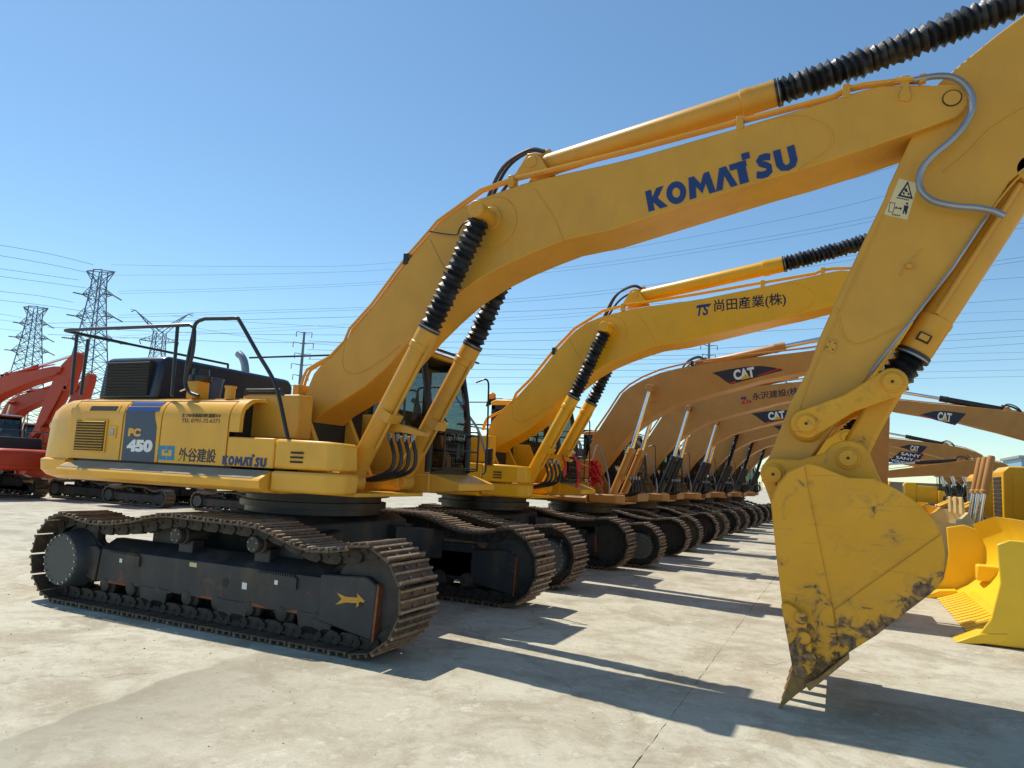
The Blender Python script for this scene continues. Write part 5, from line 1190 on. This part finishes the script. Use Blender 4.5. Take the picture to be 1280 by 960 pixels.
# ================================================================== PYLONS, POLES, WIRES
def bar3(b, p, q, w): 
    b.tube([p, q], w, 4)
def lattice(loc_, Hh, wb, wt, label, arms, top, thick=.11, waist=.0, rot=.5, panels=12):
    r = thing('electricity_pylon', label, 'pylon', loc_, 'electricity pylons beyond the yard', rz=rot)
    wd = lambda z: wt+(wb-wt)*max(0, 1-z/(Hh*.98))**1.25
    cor = lambda z, k: Vector(((wd(z)/2)*(1,1,-1,-1)[k], (wd(z)/2)*(1,-1,-1,1)[k], z))
    zs = [Hh*(1-(1-i/panels)**1.0) for i in range(panels+1)]
    for k in range(4):
        b = MB(); b.tube([cor(z, k) for z in zs], thick, 4); b.build('pylon_leg', LATT, r)
    b = MB()
    for i in range(panels):
        for k in range(4):
            a, c = cor(zs[i], k), cor(zs[i], (k+1)%4); d, e = cor(zs[i+1], k), cor(zs[i+1], (k+1)%4)
            bar3(b, a, e, thick*.55); bar3(b, c, d, thick*.55); bar3(b, a, c, thick*.5)
            m1_ = a.lerp(e,.5); bar3(b, m1_, (a+d)/2, thick*.4)
    b.build('bracing', LATT, r)
    for z, L in arms:
        w = wd(z)/2
        for s in (-1, 1):
            b = MB()
            tipp = Vector((s*L, 0, z+.3))
            for yy in (-w, w):
                bar3(b, Vector((s*w,yy,z)), tipp, thick*.7); bar3(b, Vector((s*w,yy,z+1.6)), tipp, thick*.6)
            for t in (.3,.6): bar3(b, Vector((s*w,-w,z)).lerp(tipp,t), Vector((s*w,w,z+1.6)).lerp(tipp,t), thick*.45); bar3(b, Vector((s*w,w,z)).lerp(tipp,t), Vector((s*w,-w,z+1.6)).lerp(tipp,t), thick*.45)
            b.build('cross_arm', LATT, r)
        for s in (-1, 1):
            b = MB(); p = Vector((s*L,0,z+.2)); dd = Vector((-s*.3,.5,-1.0)) if top == 'Y' else Vector((.0,2.6,-.3))
            b.lathe(p, p+dd*1.15, [(0,.05)]+[(t/10, .17 if t % 2 else .09) for t in range(1,10)]+[(1,.05)], 8); b.build('insulator', INSU, r)
            if top != 'Y':
                b = MB(); b.lathe(p, p-Vector((.0,2.9,.3))*1.0, [(0,.05)]+[(t/10, .17 if t % 2 else .09) for t in range(1,10)]+[(1,.05)], 8); b.build('insulator', INSU, r)
    b = MB(); w = wd(Hh)/2
    if top == 'Y':
        for s in (-1, 1):
            tp = Vector((s*7.5,0,Hh+6.0)); 
            for yy in (-w, w):
                bar3(b, Vector((s*w,yy,Hh)), tp, thick*.8); bar3(b, Vector((-s*w*.2,yy,Hh)), tp, thick*.8)
            for t in (.2,.4,.6,.8):
                for yy in (-w,w): bar3(b, Vector((s*w,yy,Hh)).lerp(tp,t), Vector((-s*w*.2,-yy,Hh)).lerp(tp,t+.1), thick*.5)
            bar3(b, tp, tp+Vector((s*1.2,0,-.6)), thick); bar3(b, tp, tp+Vector((s*1.4,0,.2)), thick*.7)
        b.build('horn', LATT, r)
    else:
        for s in (-1, 1):
            tp = Vector((s*3.2,0,Hh+1.1))
            for yy in (-w, w): bar3(b, Vector((s*w,yy,Hh)), tp, thick*.8); bar3(b, Vector((s*w,yy,Hh-1.3)), tp, thick*.7); bar3(b, Vector((0,yy,Hh+1.2)), tp, thick*.7)
            bar3(b, Vector((w,s*w,Hh+1.2)), Vector((-w,s*w,Hh+1.2)), thick)
            for k in range(4): bar3(b, cor(Hh,k), Vector((cor(Hh,k).x, cor(Hh,k).y, Hh+1.2)), thick*.8)
        b.build('ground_wire_peak', LATT, r)
    return r
def foot(px_, d):  # ground point under image column px_ at depth d
    hy = 480+(px_-640)*.0487+112; p = at(px_, hy, d); return Vector((p.x, p.y, 0))
def pyl(px_, pt, d, **k):
    f_ = foot(px_, d); top = at(px_, pt, d); f_ = Vector((top.x, top.y, 0)); return f_, top.z
f_, hgt = pyl(126, 338, 150); lattice((f_.x,f_.y,0), hgt-1.3, 9.5, 1.9, 'tall lattice pylon rising behind the walkway railing, largest of the three', [(hgt-5.5,3.4),(hgt-10.2,4.2),(hgt-15.0,4.6)], 'T', .13, rot=.35, panels=15)
f_, hgt = pyl(45, 384, 190); lattice((f_.x,f_.y,0), hgt-1.2, 10.5, 2.4, 'lattice pylon leftmost in the picture, above the orange machines', [(hgt-4.8,3.6),(hgt-8.6,4.2),(hgt-12.2,4.8)], 'T', .14, rot=.5, panels=16)
f_, hgt = pyl(203, 388, 210); lattice((f_.x,f_.y,0), hgt-6.5, 8.5, 2.7, 'lattice pylon with two raised horns, seen through the railing', [(hgt-9.5,5.5),(hgt-17,7.0)], 'Y', .15, rot=.55, panels=12)
def mono(px_, pt, d, label, n):
    top = at(px_, pt, d); r = thing('power_pole', label, 'pole', (top.x, top.y, 0), 'steel power poles beyond the yard', rz=.6); H_ = top.z
    MB().lathe((0,0,0),(0,0,H_), [(0,.75),(1,.28)], 12).build('pole_shaft', LATT, r)
    for k in range(n):
        z = H_-.3-k*2.9; L = 2.0 if k % 2 == 0 else 2.6
        for s in (-1, 1):
            b = MB(); b.lathe((0,0,z),(s*L,0,z+.35), [(0,.16),(1,.07)], 6); b.build('cross_arm', LATT, r)
            b = MB(); b.lathe((s*L,0,z+.3),(s*L,0,z-1.2), [(0,.04),(.2,.13),(.5,.08),(.8,.13),(1,.04)], 6); b.build('insulator', INSU, r)
    return r
mono(380.5, 415, 190, 'slim steel power pole with stepped arms left of the big boom', 7)
mono(886.5, 419, 210, 'slim steel power pole seen between the second and third booms', 7)
mono(983, 470, 330, 'distant steel power pole top between the third and fourth booms', 5)
GW = 'power lines crossing the sky'
def wire(P3, label, r=.035):
    pts = [at(a, c, d) for a, c, d in P3]; cv = crom(pts, 10); o0 = cv[0]
    b = MB(o0); b.tube(cv, r, 4); o = b.build('power_line', WIRE); o.location = o0; tag(o, label, 'power line', GW)
LABW = 'thin power line sagging across the blue sky above the machines'
W_SETS = [ # left side fan into pylon 1
 [(-20,303,120),(60,317,135),(117,331,150)], [(-20,316,120),(60,330,135),(120,343,150)], [(-20,333,120),(50,343,135),(98,350,148)], [(-20,343,120),(50,352,135),(108,360,148)], [(-20,362,120),(50,370,135),(92,378,148)], [(-20,373,120),(50,381,135),(104,389,148)],
 [(-20,391,160),(10,394,170),(30,398,188)], [(-20,398,160),(10,401,170),(32,404,188)], [(-20,409,160),(10,412,170),(28,414,188)],
 # from pylon 1 to the right
 [(139,344,150),(300,343,160),(470,338,170),(700,322,150),(1000,270,110),(1300,190,80)],
 [(139,331,150),(300,333,160),(470,330,170),(700,300,150),(1000,240,110),(1300,150,80)],
 [(148,364,150),(300,360,160),(480,352,170),(700,335,150),(1000,289,110),(1300,222,80)],
 [(148,367,150),(300,363,160),(480,355,170),(700,339,150),(1000,294,110),(1300,228,80)],
 [(148,394,150),(330,388,160),(480,383,170),(700,369,150),(1000,330,110),(1300,275,80)],
 [(148,397,150),(330,391,160),(480,386,170),(700,373,150),(1000,335,110),(1300,281,80)],
 [(150,420,150),(330,410,165),(480,404,180),(700,393,160),(1000,362,120),(1300,318,90)],
 [(150,423,150),(330,414,165),(480,407,180),(700,397,160),(1000,367,120),(1300,323,90)],
 [(60,404,190),(330,399,200),(600,391,210),(800,381,220),(1300,345,230)],
 [(60,409,190),(330,418,200),(600,417,210),(800,408,220),(1300,372,230)],
 [(60,418,190),(330,428,200),(600,427,210),(800,421,220),(1300,398,230)],
 [(385,426,190),(600,436,200),(800,437,205),(886,436,210),(1100,424,220),(1300,412,230)],
 [(385,437,190),(600,443,200),(800,444,205),(886,443,210),(1100,431,220),(1300,419,230)],
 [(385,449,190),(600,455,200),(800,455,205),(886,452,210),(1100,441,220),(1300,428,230)],
 [(215,395,210),(330,404,220),(500,411,230),(700,410,240),(900,403,250),(1300,388,260)],
 [(215,404,210),(330,424,220),(500,437,230),(700,449,240),(900,448,250),(1300,440,260)],
 [(385,461,190),(600,462,200),(800,463,205),(886,462,210),(1100,455,220),(1300,448,230)],
 [(395,473,230),(600,472,240),(800,471,250),(1100,466,260),(1300,462,270)],
 [(395,480,230),(600,480,240),(800,479,250),(1100,474,260),(1300,470,270)],
]
PLACES = ['fanning in from the left', 'running from the tall pylon', 'low over the middle of the yard']
ORD = ['topmost','second','third','fourth','fifth','sixth','seventh','eighth','ninth','tenth','eleventh','twelfth','thirteenth','fourteenth','fifteenth','sixteenth','seventeenth','eighteenth','nineteenth','lowest']
def wlab(i):
    if i < 6: return '%s thin wire entering from the left towards the tall pylon' % (ORD[i] if i < 5 else 'lowest')
    if i < 9: return '%s thin wire reaching the leftmost pylon from the left' % ('topmost','middle','lowest')[i-6]
    return '%s wire of those running right across the sky from the pylons' % (ORD[i-9] if i < len(W_SETS)-1 else 'lowest')
for i, w_ in enumerate(W_SETS): wire(w_, wlab(i), .045 if i < 9 else (.055 if w_[-1][2] > 150 else .03))
# ================================================================== building at the far right, wall behind the yard
def building(p, L, Dp, H_, label, wallm, rz=0):
    r = thing('building', label, 'building', (p.x,p.y,0), rz=rz)
    MB().box(-L/2,L/2,-Dp/2,Dp/2,0,H_).build('wall', wallm, r, .03); MB().box(-L/2-.3,L/2+.3,-Dp/2-.3,Dp/2+.3,H_,H_+.35).build('roof', GALV, r)
    for i in range(int(L/3)):
        for j in range(int(H_/3.2)):
            x = -L/2+1.2+i*3; z = 1+j*3.2; f = MB().box(x,x+1.7,-Dp/2-.05,-Dp/2+.02,z,z+1.5).build('window', WHITE, r); MB().box(x+.08,x+1.62,-Dp/2-.07,-Dp/2-.05,z+.08,z+1.42).build('pane', NAVY, f)
    return r
WALLM = mat('yard_wall_render', (.20,.16,.12), .85, var=.15, scale=.5)
wl = MB((0,0,0)); wl.box(-.12,60,-.12,.12,0,2.6); wl.box(-.2,60.1,-.2,.2,2.6,2.72); wo = wl.build('yard_wall', WALLM); wo.location = (-6,84,0); tag(wo, 'low grey boundary wall far behind the facing machines', 'wall')
BW = mat('pale_blue_cladding', (.22,.36,.46), .6, var=.08)
p_ = at(1400,600,95); building(p_, 24, 12, 7.0, 'low blue-grey building glimpsed at the right edge behind the booms', BW)
